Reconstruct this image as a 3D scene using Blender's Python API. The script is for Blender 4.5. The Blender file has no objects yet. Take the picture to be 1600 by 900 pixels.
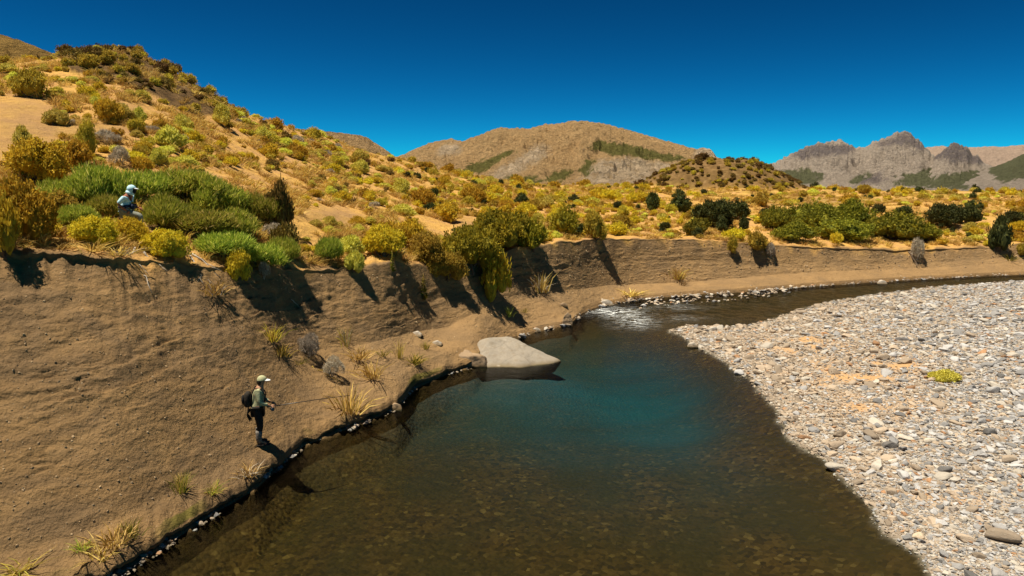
import bpy, bmesh, math, random
import numpy as np
from mathutils import Vector, Matrix, Euler
from mathutils.bvhtree import BVHTree

SC = bpy.context.scene
COL = SC.collection
R = math.radians
rng = np.random.default_rng(7)
random.seed(7)

# ------------------------------------------------------------------ camera, sky, sun, exposure
H, PITCH, F = 7.0, R(8.5), 1100.0          # metres above the river, tilt, focal length in px of the 1600 px photo
cam = bpy.data.cameras.new('camera')
cam.sensor_width = 36.0
cam.lens = 36.0 * F / 1600.0
cam.clip_start, cam.clip_end = 0.1, 40000
camo = bpy.data.objects.new('camera', cam)
camo.location = (0, 0, H)
camo.rotation_euler = (R(90) - PITCH, 0, 0)
COL.objects.link(camo)
SC.camera = camo

SUN_EL, SUN_AZ = R(73), R(-106)             # azimuth measured from +Y (view direction) towards +X
W = bpy.data.worlds.new('World'); SC.world = W; W.use_nodes = True
nt = W.node_tree; nt.nodes.clear()
sky = nt.nodes.new('ShaderNodeTexSky'); sky.sky_type = 'NISHITA'; sky.sun_disc = False
sky.sun_elevation = SUN_EL; sky.sun_rotation = SUN_AZ
sky.altitude = 1800; sky.air_density = 0.6; sky.dust_density = 0.0; sky.ozone_density = 4.0
hs = nt.nodes.new('ShaderNodeHueSaturation'); hs.inputs['Saturation'].default_value = 1.0
tint = nt.nodes.new('ShaderNodeMix'); tint.data_type = 'RGBA'; tint.blend_type = 'MULTIPLY'
tint.inputs[0].default_value = 1.0; tint.inputs[7].default_value = (0.10, 0.500, 0.465, 1)
bg = nt.nodes.new('ShaderNodeBackground'); bg.inputs['Strength'].default_value = 0.05
wo = nt.nodes.new('ShaderNodeOutputWorld')
nt.links.new(sky.outputs[0], hs.inputs['Color'])
gm = nt.nodes.new('ShaderNodeGamma'); gm.inputs['Gamma'].default_value = 1.85
nt.links.new(hs.outputs[0], tint.inputs[6])
nt.links.new(tint.outputs[2], gm.inputs['Color'])
nt.links.new(gm.outputs[0], bg.inputs['Color'])
nt.links.new(bg.outputs[0], wo.inputs['Surface'])

sl = bpy.data.lights.new('sun', 'SUN'); sl.energy = 5.0; sl.angle = R(0.5); sl.color = (1.0, 0.91, 0.75)
so = bpy.data.objects.new('sun', sl); COL.objects.link(so)
sdir = Vector((math.sin(SUN_AZ) * math.cos(SUN_EL), math.cos(SUN_AZ) * math.cos(SUN_EL), math.sin(SUN_EL)))
so.rotation_euler = (-sdir).to_track_quat('-Z', 'Y').to_euler()
so.location = (0, 0, 60)

SC.view_settings.view_transform = 'Standard'
SC.view_settings.look = 'None'
SC.view_settings.exposure = 0.62
SC.view_settings.gamma = 1.0
SC.render.engine = 'CYCLES'
SC.cycles.max_bounces = 8
SC.cycles.transparent_max_bounces = 16
SC.cycles.volume_bounces = 0
SC.cycles.caustics_reflective = False
SC.cycles.caustics_refractive = False
SC.cycles.use_denoising = True

# ------------------------------------------------------------------ helpers: pixels of the photo <-> places
def ray(px, py):
    px = np.asarray(px, float); py = np.asarray(py, float)
    return (px - 800.0, F * math.cos(PITCH) + (450 - py) * math.sin(PITCH), -F * math.sin(PITCH) + (450 - py) * math.cos(PITCH))
def at_z(px, py, z=0.0):
    x, y, d = ray(px, py); t = (z - H) / d
    return x * t, y * t, x * 0 + z
def at_r(px, py, r):
    x, y, d = ray(px, py); t = r / np.hypot(x, y)
    return x * t, y * t, H + d * t
def project(x, y, z):
    z = z - H
    f = y * math.cos(PITCH) - z * math.sin(PITCH)
    u = y * math.sin(PITCH) + z * math.cos(PITCH)
    return 800 + F * x / f, 450 - F * u / f

# ------------------------------------------------------------------ noise
_P = np.random.default_rng(3).permutation(256).astype(np.int64); _P = np.concatenate([_P, _P, _P])
_G = np.random.default_rng(4).normal(size=(256, 3)); _G /= np.linalg.norm(_G, axis=1)[:, None]
def noise(x, y, z):
    x, y, z = np.broadcast_arrays(*[np.asarray(a, float) for a in (x, y, z)])
    xi, yi, zi = np.floor(x).astype(int), np.floor(y).astype(int), np.floor(z).astype(int)
    xf, yf, zf = x - xi, y - yi, z - zi
    f = lambda t: t * t * t * (t * (t * 6 - 15) + 10)
    u, v, w = f(xf), f(yf), f(zf)
    o = 0
    for i in (0, 1):
        for j in (0, 1):
            for k in (0, 1):
                h = _P[_P[_P[(xi + i) & 255] + ((yi + j) & 255)] + ((zi + k) & 255)]
                g = _G[h]
                d = g[..., 0] * (xf - i) + g[..., 1] * (yf - j) + g[..., 2] * (zf - k)
                o = o + d * (u if i else 1 - u) * (v if j else 1 - v) * (w if k else 1 - w)
    return o * 1.5
def fbm(x, y, z, o=4, ridged=False):
    s, a, t = 0, 1.0, 0
    for i in range(o):
        n = noise(x * 2 ** i + 17.3 * i, y * 2 ** i - 9.1 * i, z * 2 ** i + 4.7 * i)
        s = s + a * ((1 - 2 * np.abs(n)) if ridged else n); t += a; a *= 0.5
    return s / t
def sstep(a, b, x):
    t = np.clip((x - a) / (b - a), 0, 1); return t * t * (3 - 2 * t)
def in_poly(px, py, poly):
    c = np.zeros(np.shape(px), bool); n = len(poly)
    for i in range(n):
        (x0, y0), (x1, y1) = poly[i], poly[(i + 1) % n]
        if y0 == y1: continue
        k = ((y0 > py) != (y1 > py)) & (px < (x1 - x0) * (py - y0) / (y1 - y0) + x0)
        c ^= k
    return c

# ------------------------------------------------------------------ materials
def mat(name):
    m = bpy.data.materials.new(name); m.use_nodes = True
    n = m.node_tree; n.nodes.clear()
    o = n.nodes.new('ShaderNodeOutputMaterial')
    return m, n, o
class N:
    """small node-graph writer"""
    def __init__(s, nt): s.t = nt
    def new(s, typ, **kw):
        n = s.t.nodes.new('ShaderNode' + typ)
        for k, v in kw.items(): setattr(n, k, v)
        return n
    def put(s, sock, v):
        if isinstance(v, bpy.types.NodeSocket): s.t.links.new(v, sock)
        elif isinstance(v, (tuple, list)) and len(v) == 3 and sock.type == 'RGBA': sock.default_value = (*v, 1)
        else: sock.default_value = v
    def attr(s, name, typ='GEOMETRY'):
        n = s.new('Attribute', attribute_name=name, attribute_type=typ); return n
    def coord(s, which='Object'): return s.new('TexCoord').outputs[which]
    def scale(s, vec, v):
        n = s.new('Mapping'); s.put(n.inputs[0], vec); n.inputs['Scale'].default_value = v; return n.outputs[0]
    def noise(s, vec, sc, det=4, rough=0.55, dist=0.0):
        n = s.new('TexNoise'); s.put(n.inputs['Vector'], vec); n.inputs['Scale'].default_value = sc
        n.inputs['Detail'].default_value = det; n.inputs['Roughness'].default_value = rough; n.inputs['Distortion'].default_value = dist
        return n.outputs['Fac']
    def voro(s, vec, sc, out='Distance', feature='F1'):
        n = s.new('TexVoronoi', feature=feature); s.put(n.inputs['Vector'], vec); n.inputs['Scale'].default_value = sc
        return n.outputs[out]
    def ramp(s, fac, stops, interp='LINEAR'):
        n = s.new('ValToRGB'); s.put(n.inputs[0], fac); c = n.color_ramp; c.interpolation = interp
        while len(c.elements) > 1: c.elements.remove(c.elements[-1])
        for i, (p, v) in enumerate(stops):
            e = c.elements[0] if i == 0 else c.elements.new(p)
            e.position = p; e.color = (*v, 1) if isinstance(v, (tuple, list)) else (v, v, v, 1)
        return n.outputs[0]
    def mix(s, fac, a, b, mode='MIX'):
        n = s.new('Mix', data_type='RGBA', blend_type=mode); s.put(n.inputs[0], fac); s.put(n.inputs[6], a); s.put(n.inputs[7], b)
        return n.outputs[2]
    def math(s, op, a, b=0.0, clamp=False):
        n = s.new('Math', operation=op, use_clamp=clamp); s.put(n.inputs[0], a); s.put(n.inputs[1], b); return n.outputs[0]
    def bump(s, h, strength, dist, normal=None):
        n = s.new('Bump'); s.put(n.inputs['Height'], h); n.inputs['Strength'].default_value = strength; n.inputs['Distance'].default_value = dist
        if normal is not None: s.put(n.inputs['Normal'], normal)
        return n.outputs[0]
    def bsdf(s, color, rough=0.9, normal=None, spec=0.2, **kw):
        n = s.new('BsdfPrincipled'); s.put(n.inputs['Base Color'], color); s.put(n.inputs['Roughness'], rough)
        n.inputs['Specular IOR Level'].default_value = spec
        if normal is not None: s.put(n.inputs['Normal'], normal)
        for k, v in kw.items(): s.put(n.inputs[k], v)
        return n.outputs[0]

def simple(name, color, rough=0.85, var=0.18, scale=9.0, bump=0.0, spec=0.2):
    m, t, o = mat(name); g = N(t); c = g.coord()
    n = g.noise(c, scale, 5)
    lo = tuple(v * (1 - var) for v in color); hi = tuple(min(1, v * (1 + var)) for v in color)
    col = g.ramp(n, [(0.3, lo), (0.7, hi)])
    nm = g.bump(n, bump, 0.02) if bump else None
    t.links.new(g.bsdf(col, rough, nm, spec), o.inputs[0]); return m

def foliage(name, stops, trans=0.25, hue=0.02, val=0.25):
    """leaf colour picked per leaf (attribute v) and shifted a little per plant"""
    m, t, o = mat(name); g = N(t)
    v = g.attr('v').outputs['Fac']
    col = g.ramp(v, stops)
    rnd = g.new('ObjectInfo').outputs['Random']
    h = g.new('HueSaturation'); g.put(h.inputs['Color'], col)
    g.put(h.inputs['Hue'], g.math('ADD', g.math('MULTIPLY', rnd, hue * 2), 0.5 - hue))
    g.put(h.inputs['Value'], g.math('ADD', g.math('MULTIPLY', rnd, val * 2), 1 - val))
    d = g.bsdf(h.outputs[0], 0.75, None, 0.15)
    tr = g.new('BsdfTranslucent'); g.put(tr.inputs[0], h.outputs[0])
    mx = g.new('MixShader'); mx.inputs[0].default_value = trans
    t.links.new(d, mx.inputs[1]); t.links.new(tr.outputs[0], mx.inputs[2]); t.links.new(mx.outputs[0], o.inputs[0])
    return m

M = {}
M['twig'] = simple('twig_bark', (0.14, 0.10, 0.07), 0.9, 0.3, 20)
M['grey_twig'] = simple('bleached_twig', (0.40, 0.34, 0.27), 0.9, 0.25, 20)
M['cushion'] = foliage('cushion_leaves', [(0, (0.40, 0.34, 0.045)), (0.35, (0.58, 0.50, 0.07)), (0.75, (0.70, 0.62, 0.12)), (1, (0.78, 0.71, 0.22))], 0.35, 0.025, 0.18)
M['golden'] = foliage('golden_leaves', [(0, (0.32, 0.235, 0.026)), (0.35, (0.52, 0.37, 0.03)), (0.75, (0.70, 0.49, 0.035)), (1, (0.82, 0.58, 0.045))], 0.38, 0.025)
M['olive'] = foliage('olive_leaves', [(0, (0.26, 0.20, 0.03)), (0.4, (0.44, 0.33, 0.04)), (0.8, (0.60, 0.44, 0.05)), (1, (0.74, 0.54, 0.07))], 0.38, 0.02)
M['broom'] = foliage('broom_stems', [(0, (0.15, 0.19, 0.024)), (0.35, (0.29, 0.33, 0.036)), (0.7, (0.44, 0.44, 0.05)), (0.88, (0.58, 0.53, 0.08)), (1, (0.70, 0.56, 0.18))], 0.4, 0.03)
M['dark'] = foliage('dark_leaves', [(0, (0.0216, 0.0312, 0.0096)), (0.5, (0.054, 0.0624, 0.0144)), (0.9, (0.102, 0.102, 0.0216)), (1, (0.156, 0.132, 0.024))], 0.2, 0.02)
M['green'] = foliage('green_leaves', [(0, (0.09, 0.10, 0.012)), (0.4, (0.18, 0.175, 0.018)), (0.8, (0.31, 0.27, 0.022)), (1, (0.48, 0.37, 0.03))], 0.35, 0.02)
M['verdant'] = foliage('yellow_green_leaves', [(0, (0.16, 0.16, 0.014)), (0.4, (0.30, 0.27, 0.022)), (0.8, (0.48, 0.39, 0.026)), (1, (0.66, 0.49, 0.032))], 0.38, 0.02)
M['straw'] = foliage('straw_blades', [(0, (0.40, 0.25, 0.06)), (0.5, (0.58, 0.38, 0.09)), (1, (0.74, 0.53, 0.17))], 0.3, 0.015)
M['dead'] = foliage('dead_twigs', [(0, (0.22, 0.18, 0.13)), (0.5, (0.42, 0.35, 0.26)), (1, (0.64, 0.55, 0.42))], 0.2, 0.01)
M['brown'] = foliage('brown_leaves', [(0, (0.08, 0.05, 0.014)), (0.5, (0.18, 0.11, 0.026)), (1, (0.34, 0.21, 0.04))], 0.25, 0.02)

def make_soil():
    m, t, o = mat('soil_and_dry_grass'); g = N(t); c = g.coord()
    hill = g.attr('hill').outputs['Fac']; rock = g.attr('rock').outputs['Fac']; moss = g.attr('moss').outputs['Fac']; sand = g.attr('sand').outputs['Fac']
    strat = g.noise(g.scale(c, (0.5, 0.5, 3.2)), 1.1, 6, 0.6, 0.4)
    fine = g.noise(c, 14, 6, 0.65); big = g.noise(c, 0.55, 3)
    bank = g.ramp(strat, [(0.25, (0.15, 0.091, 0.041)), (0.48, (0.235, 0.143, 0.062)), (0.75, (0.32, 0.197, 0.086))])
    bank = g.mix(g.math('MULTIPLY', fine, 0.55), bank, (0.30, 0.185, 0.085))
    bank = g.mix(g.ramp(g.noise(g.scale(c, (0.6, 0.6, 2.4)), 3.0, 8, 0.75, 0.5), [(0.52, 0.0), (0.70, 0.6)]), bank, (0.10, 0.062, 0.028))
    speck = g.voro(c, 9)                                   # pale grit and small stones in the soil
    bank = g.mix(g.ramp(speck, [(0.06, 0.75), (0.10, 0.0)]), bank, (0.46, 0.36, 0.24))
    bank = g.mix(g.ramp(g.noise(g.scale(c, (1, 1, 1.5)), 0.45, 6, 0.6, 1.0), [(0.42, 0.0), (0.60, 0.55)]), bank, (0.14, 0.095, 0.055))
    bank = g.mix(sand, bank, (0.40, 0.255, 0.12))
    grass = g.ramp(g.noise(c, 3.2, 6, 0.7), [(0.3, (0.36, 0.20, 0.055)), (0.5, (0.54, 0.31, 0.085)), (0.7, (0.64, 0.40, 0.11))])
    grass = g.mix(g.ramp(big, [(0.42, 0.0), (0.62, 0.75)]), grass, (0.44, 0.25, 0.11))
    far = g.attr('far').outputs['Fac']
    patch = g.noise(g.scale(c, (1, 1, 1)), 0.16, 8, 0.72)
    grass = g.mix(g.math('MULTIPLY', far, g.ramp(patch, [(0.44, 0.0), (0.56, 0.8)])), grass, (0.30, 0.20, 0.035))
    col = g.mix(hill, bank, grass)
    rk = g.ramp(g.noise(c, 0.9, 7, 0.7), [(0.35, (0.055, 0.032, 0.014)), (0.55, (0.145, 0.085, 0.034)), (0.72, (0.27, 0.175, 0.08))])
    col = g.mix(rock, col, rk)
    col = g.mix(moss, col, (0.13, 0.115, 0.022))
    col = g.mix(g.attr('wet').outputs['Fac'], col, g.ramp(g.noise(c, 4, 6, 0.7), [(0.35, (0.016, 0.010, 0.002)), (0.65, (0.046, 0.027, 0.006))]))
    h = g.math('ADD', g.math('MULTIPLY', g.noise(c, 6, 8, 0.7), 1.0), g.math('MULTIPLY', fine, 0.35))
    b = g.bump(h, 0.85, 0.12)
    rn = g.new('TexNoise', noise_type='RIDGED_MULTIFRACTAL'); g.put(rn.inputs['Vector'], g.scale(c, (1, 1, 2.6))); rn.inputs['Scale'].default_value = 2.2; rn.inputs['Detail'].default_value = 9; rn.inputs['Roughness'].default_value = 0.62
    b = g.bump(g.voro(c, 16), 0.3, 0.04, b)
    b2 = g.bump(rn.outputs['Fac'], 0.55, 0.10, b)
    t.links.new(g.bsdf(col, 0.95, b2, 0.1), o.inputs[0]); return m
M['soil'] = make_soil()

def make_bed():
    m, t, o = mat('riverbed_and_gravel'); g = N(t); c = g.coord()
    dep = g.attr('depth').outputs['Fac']; pool = g.attr('pool').outputs['Fac']; sandy = g.attr('sandy').outputs['Fac']
    v1 = g.voro(g.scale(c, (1, 1, 0.3)), 9.0, 'Color'); v2 = g.voro(c, 9.0)
    s = g.new('SeparateColor'); g.put(s.inputs[0], v1)
    dry = g.ramp(s.outputs[0], [(0, (0.22, 0.18, 0.135)), (0.5, (0.34, 0.285, 0.225)), (0.8, (0.42, 0.365, 0.30)), (1, (0.50, 0.46, 0.41))])
    dry = g.mix(g.math('MULTIPLY', g.noise(c, 30, 4), 0.4), dry, (0.26, 0.20, 0.14))
    dry = g.mix(sandy, dry, g.ramp(g.noise(c, 12, 5), [(0.3, (0.40, 0.23, 0.10)), (0.7, (0.55, 0.35, 0.17))]))
    wet = g.ramp(s.outputs[0], [(0, (0.020, 0.011, 0.001)), (0.5, (0.044, 0.024, 0.003)), (0.92, (0.060, 0.034, 0.006)), (1, (0.11, 0.07, 0.018))])
    wet = g.mix(g.ramp(g.noise(g.scale(c, (1, 0.6, 1)), 0.5, 6, 0.65), [(0.36, 0.0), (0.62, 0.85)]), wet, (0.026, 0.019, 0.003))
    wet = g.mix(g.math('MULTIPLY', pool, g.ramp(g.noise(g.scale(c, (0.25, 0.9, 1)), 0.7, 5), [(0.3, 0.65), (0.65, 1.0)])), wet, (0.012, 0.098, 0.158))  # blue-green tint of the deep water painted into the bed colour
    col = g.mix(dep, dry, wet)
    b = g.bump(v2, 0.7, -0.06)
    t.links.new(g.bsdf(col, 0.9, b, 0.15), o.inputs[0]); return m
M['bed'] = make_bed()

def make_water():
    m, t, o = mat('river_water'); g = N(t); c = g.coord()
    rif = g.attr('riffle').outputs['Fac']; foam = g.attr('foam').outputs['Fac']
    w1 = g.noise(g.scale(c, (1, 1.6, 1)), 1.7, 4, 0.6, 0.6); w2 = g.noise(g.scale(c, (1, 1.8, 1)), 7.0, 4, 0.6, 0.4)
    h = g.math('ADD', g.math('MULTIPLY', w1, 1.0), g.math('MULTIPLY', w2, 0.35))
    b = g.bump(h, 0.16, 0.12)
    b = g.bump(g.math('MULTIPLY', g.noise(g.scale(c, (1.0, 2.2, 1)), 3.0, 5, 0.7), rif), 1.0, 0.16, b)
    fr = g.new('Fresnel'); fr.inputs['IOR'].default_value = 1.33; g.put(fr.inputs['Normal'], b)
    tr = g.new('BsdfTransparent'); tr.inputs[0].default_value = (0.93, 0.96, 0.95, 1)
    gl = g.new('BsdfGlossy'); gl.inputs['Roughness'].default_value = 0.05; g.put(gl.inputs['Normal'], b)
    gl.inputs[0].default_value = (0.5, 0.5, 0.5, 1)
    mx = g.new('MixShader'); g.put(mx.inputs[0], fr.outputs[0]); t.links.new(tr.outputs[0], mx.inputs[1]); t.links.new(gl.outputs[0], mx.inputs[2])
    ff = g.math('MULTIPLY', foam, g.ramp(g.noise(g.scale(c, (0.7, 2.6, 1)), 2.4, 7, 0.8, 0.8), [(0.50, 0.0), (0.60, 1.0)]))
    df = g.new('BsdfDiffuse'); df.inputs[0].default_value = (0.75, 0.78, 0.78, 1)
    m2 = g.new('MixShader'); g.put(m2.inputs[0], ff); t.links.new(mx.outputs[0], m2.inputs[1]); t.links.new(df.outputs[0], m2.inputs[2])
    t.links.new(m2.outputs[0], o.inputs['Surface'])
    va = g.new('VolumeAbsorption'); va.inputs['Color'].default_value = (0.55, 0.60, 0.36, 1); va.inputs['Density'].default_value = 0.33
    t.links.new(va.outputs[0], o.inputs['Volume'])
    return m
M['water'] = make_water()

def make_stone(name, inst):
    m, t, o = mat(name); g = N(t); c = g.coord()
    a = g.attr('tone', 'INSTANCER' if inst else 'OBJECT').outputs['Color']
    n = g.noise(c, 2.2, 6, 0.7)
    col = g.mix(g.ramp(n, [(0.35, 0.0), (0.7, 0.5)]), a, g.mix(0.5, a, (0.16, 0.13, 0.10)))
    col = g.mix(g.math('MULTIPLY', g.ramp(g.voro(c, 5.0), [(0.0, 1.0), (0.25, 0.0)]), 0.3), col, (0.6, 0.54, 0.46))
    t.links.new(g.bsdf(col, 0.85, g.bump(n, 0.4, 0.1), 0.2), o.inputs[0]); return m
M['stone_i'] = make_stone('gravel_stone', True)
M['stone'] = make_stone('cobble_stone', False)

def make_boulder(name, base, stain):
    m, t, o = mat(name); g = N(t); c = g.coord()
    n = g.noise(c, 1.6, 8, 0.65, 0.5); f = g.noise(c, 22, 5, 0.7)
    col = g.ramp(n, [(0.3, tuple(v * 0.78 for v in base)), (0.55, base), (0.75, tuple(min(1, v * 1.15) for v in base))])
    col = g.mix(g.math('MULTIPLY', f, 0.45), col, tuple(v * 0.5 for v in base))
    ck = g.ramp(g.voro(g.mix(0.25, c, g.new('TexNoise').outputs['Color']), 0.7, 'Distance', 'DISTANCE_TO_EDGE'), [(0.0, 0.3), (0.02, 0.0)])
    col = g.mix(ck, col, tuple(v * 0.4 for v in base))
    col = g.mix(g.ramp(g.noise(c, 4.5, 7, 0.7), [(0.5, 0.0), (0.68, 0.55)]), col, (0.20, 0.15, 0.09))
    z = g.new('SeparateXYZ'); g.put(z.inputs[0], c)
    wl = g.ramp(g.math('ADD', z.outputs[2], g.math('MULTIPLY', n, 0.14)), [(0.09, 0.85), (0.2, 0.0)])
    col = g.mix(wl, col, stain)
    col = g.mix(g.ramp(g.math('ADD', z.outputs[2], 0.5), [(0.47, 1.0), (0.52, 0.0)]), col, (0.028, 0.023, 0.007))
    col = g.mix(g.ramp(g.voro(g.scale(c, (1, 1.5, 1)), 1.7), [(0.0, 0.6), (0.16, 0.0)]), col, tuple(min(1, v * 1.45) for v in base))
    t.links.new(g.bsdf(col, 0.85, g.bump(g.math('ADD', n, g.math('MULTIPLY', f, 0.2)), 0.5, 0.08), 0.25), o.inputs[0]); return m
M['boulder'] = make_boulder('pale_boulder', (0.33, 0.285, 0.225), (0.20, 0.15, 0.08))
M['tanrock'] = make_boulder('tan_rock', (0.36, 0.25, 0.15), (0.14, 0.09, 0.04))
M['whiterock'] = make_boulder('white_rock', (0.50, 0.44, 0.36), (0.30, 0.22, 0.13))

def make_mountain(name, tan, tan2, rockc, green):
    m, t, o = mat(name); g = N(t); c = g.coord()
    veg = g.attr('veg').outputs['Fac']; rock = g.attr('rock').outputs['Fac']
    n = g.noise(c, 0.010, 8, 0.65); n2 = g.noise(c, 0.045, 8, 0.7)
    col = g.ramp(n, [(0.3, tan2), (0.6, tan)])
    n3 = g.noise(g.scale(c, (1, 1, 1.6)), 0.11, 9, 0.78, 0.4)
    col = g.mix(g.ramp(n2, [(0.42, 0.0), (0.60, 0.7)]), col, tuple(v * 0.72 for v in tan))
    col = g.mix(g.ramp(n3, [(0.46, 0.0), (0.62, 0.6)]), col, tuple(min(1, v * 1.25) for v in tan))
    rc = g.ramp(n2, [(0.3, tuple(v * 0.6 for v in rockc)), (0.5, rockc), (0.68, tuple(min(1, v * 1.5) for v in rockc))])
    col = g.mix(g.math('MULTIPLY', rock, g.ramp(n2, [(0.36, 0.5), (0.5, 1.0)])), col, rc)
    vg = g.ramp(n2, [(0.3, tuple(v * 0.55 for v in green)), (0.65, green)])
    vm = g.ramp(g.math('MULTIPLY', veg, g.math('ADD', g.math('MULTIPLY', g.noise(c, 0.03, 8, 0.75), 2.2), -0.25)), [(0.25, 0.0), (0.62, 0.9)])
    col = g.mix(vm, col, vg)
    b = g.bump(g.math('ADD', n2, g.math('MULTIPLY', n3, 0.6)), 1.0, 34.0)
    t.links.new(g.bsdf(col, 0.95, b, 0.05), o.inputs[0]); return m

# ------------------------------------------------------------------ mesh helpers
def link(name, me, m, parent=None, kind=None):
    o = bpy.data.objects.new(name, me); COL.objects.link(o)
    if m is not None and not me.materials: me.materials.append(m)
    if parent: o.parent = parent
    if kind: o['kind'] = kind
    return o
def tag(o, label, cat, group=None):
    o['label'] = label; o['category'] = cat
    if group: o['group'] = group
    return o
def empty(name, loc, rz=0.0, sc=(1, 1, 1)):
    o = bpy.data.objects.new(name, None); COL.objects.link(o)
    o.location = loc; o.rotation_euler = (0, 0, rz); o.scale = sc; o.empty_display_size = 0.2
    return o
def grid_mesh(name, X, Y, Z, attrs=None, smooth=True, flip=False):
    nr, nc = X.shape
    v = np.stack([X, Y, Z], -1).reshape(-1, 3)
    i = np.arange(nr * nc).reshape(nr, nc)
    q = np.stack([i[:-1, :-1], i[:-1, 1:], i[1:, 1:], i[1:, :-1]], -1).reshape(-1, 4)
    if flip: q = q[:, ::-1]
    return raw_mesh(name, v, q, attrs, smooth)
def raw_mesh(name, v, q, attrs=None, smooth=True):
    """mesh from arrays: v (n,3), q (m,k) faces of k corners"""
    v = np.asarray(v, np.float32); q = np.asarray(q, np.int32); k = q.shape[1]
    me = bpy.data.meshes.new(name)
    me.vertices.add(len(v)); me.vertices.foreach_set('co', v.ravel())
    me.loops.add(q.size); me.loops.foreach_set('vertex_index', np.ascontiguousarray(q).ravel())
    me.polygons.add(len(q)); me.polygons.foreach_set('loop_start', np.arange(len(q), dtype=np.int32) * k)
    if smooth: me.polygons.foreach_set('use_smooth', np.ones(len(q), bool))
    for nm, a in (attrs or {}).items():
        a = np.asarray(a, np.float32).ravel()
        at = me.attributes.new(nm, 'FLOAT', 'POINT' if len(a) == len(v) else 'FACE'); at.data.foreach_set('value', a)
    me.update(calc_edges=True); me.validate(); return me
def bm_mesh(name, bm, smooth=True):
    bmesh.ops.recalc_face_normals(bm, faces=bm.faces)
    me = bpy.data.meshes.new(name); bm.to_mesh(me); bm.free()
    if smooth: me.polygons.foreach_set('use_smooth', np.ones(len(me.polygons), bool))
    return me
def tube(bm, pts, rad, n=6):
    """tapered tube along pts"""
    pts = [Vector(p) for p in pts]; rings = []
    for i, p in enumerate(pts):
        d = (pts[min(i + 1, len(pts) - 1)] - pts[max(i - 1, 0)]).normalized()
        a = d.orthogonal().normalized(); b = d.cross(a)
        if rings:   # keep the twist low
            pa = rings[-1][1]; a = (pa - d * pa.dot(d)); a = a.normalized() if a.length > 1e-6 else d.orthogonal().normalized(); b = d.cross(a)
        r = rad[i] if isinstance(rad, (list, tuple)) else rad
        rings.append(([bm.verts.new(p + (a * math.cos(2 * math.pi * k / n) + b * math.sin(2 * math.pi * k / n)) * r) for k in range(n)], a))
    for (r0, _), (r1, _) in zip(rings, rings[1:]):
        for k in range(n): bm.faces.new((r0[k], r0[(k + 1) % n], r1[(k + 1) % n], r1[k]))
    bm.faces.new(rings[0][0][::-1]); bm.faces.new(rings[-1][0])

# ------------------------------------------------------------------ the ground: lofted from bank and slope lines measured in the photo
def curve_z(pts):           # (px, py, z)
    a = np.array(pts, float); x, y, z = at_z(a[:, 0], a[:, 1], a[:, 2])
    return np.arctan2(x, y), np.hypot(x, y), z
WLp = [(-600, 1300), (-400, 1130), (-150, 1010), (60, 945), (190, 897), (260, 852), (330, 806), (400, 765), (440, 728), (475, 697), (560, 664), (620, 640), (648, 608), (705, 582), (745, 572), (800, 530), (845, 517), (893, 508), (910, 492), (938, 480), (985, 470), (1040, 464), (1150, 457), (1250, 449), (1350, 442), (1450, 436), (1600, 429), (1900, 423), (2400, 420)]
wt, wr, _ = curve_z([(a, b, 0) for a, b in WLp])
o_ = np.argsort(wt); wt, wr = wt[o_], wr[o_]
NC = 1000
TH = np.linspace(R(-60), R(56), NC)
def sm(a, n=5):
    k = np.hanning(n + 2)[1:-1]; k /= k.sum()
    return np.convolve(np.pad(a, n // 2, mode='edge'), k, 'valid')
def on(th, val): 
    o = np.argsort(th); return sm(np.interp(TH, np.asarray(th)[o], np.asarray(val)[o]), 9)
RW = sm(np.interp(TH, wt, wr), 7)
RWS = sm(RW, 61)                    # the bank keeps a smoother line than the water's edge
def elev(py):               # rise per metre of reach at photo row py, for every azimuth in TH
    y = F * math.cos(PITCH) + (450 - py) * math.sin(PITCH); d = -F * math.sin(PITCH) + (450 - py) * math.cos(PITCH)
    return d * np.cos(TH) / y
def curve_dr(pts):          # (px, py, metres beyond the waterline) -> r, z over TH
    a = np.array(pts, float); x, y, d = ray(a[:, 0], a[:, 1]); th = np.arctan2(x, y)
    r = np.maximum(RWS + on(th, a[:, 2]), RW + 0.45 * on(th, a[:, 2])); r = sm(r, 25)
    return r, H + r * elev(on(th, a[:, 1]))
def curve_r(pts):           # (px, py, r)
    a = np.array(pts, float); x, y, z = at_r(a[:, 0], a[:, 1], a[:, 2]); th = np.arctan2(x, y)
    r = sm(on(th, a[:, 2]), 41); return r, H + r * elev(sm(on(th, a[:, 1]), 15))
def az_of(px, py=500): x, y, _ = ray(px, py); return np.arctan2(x, y)
shelf = 1 - sstep(az_of(735), az_of(790), TH)                       # the undercut mud shelf ends at the boulder
wob = fbm(TH * 30, 0 * TH, 0 * TH + 3, 4)
MIDr, MIDz = curve_dr([(-400, 640, 3.2), (0, 640, 3.0), (200, 620, 2.8), (330, 600, 2.8), (420, 570, 3.2), (500, 545, 3.6), (560, 540, 3.8), (640, 520, 4.0), (700, 510, 3.8), (760, 480, 3.6), (800, 462, 3.6), (860, 458, 3.4), (950, 446, 3.0), (1100, 440, 3.0), (1200, 430, 3.0), (1300, 424, 2.6), (1400, 420, 2.4), (1500, 416, 2.2), (1600, 408, 2.6), (2200, 402, 3)])
CRr, CRz = curve_dr([(-500, 388, 7), (0, 389, 6.4), (100, 391, 6.4), (200, 400, 6.2), (300, 410, 6.2), (400, 414, 6.2), (480, 419, 6.2), (560, 412, 6.4), (620, 406, 6.2), (700, 416, 6.2), (760, 402, 6), (800, 386, 5.6), (860, 377, 5.6), (950, 371, 5.4), (1100, 373, 5.2), (1200, 381, 5.0), (1300, 386, 4.4), (1400, 389, 4.0), (1500, 387, 4.0), (1560, 384, 4.4), (1600, 378, 5), (2200, 370, 6)])
MIDz = np.maximum(MIDz, 0.45)
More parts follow.
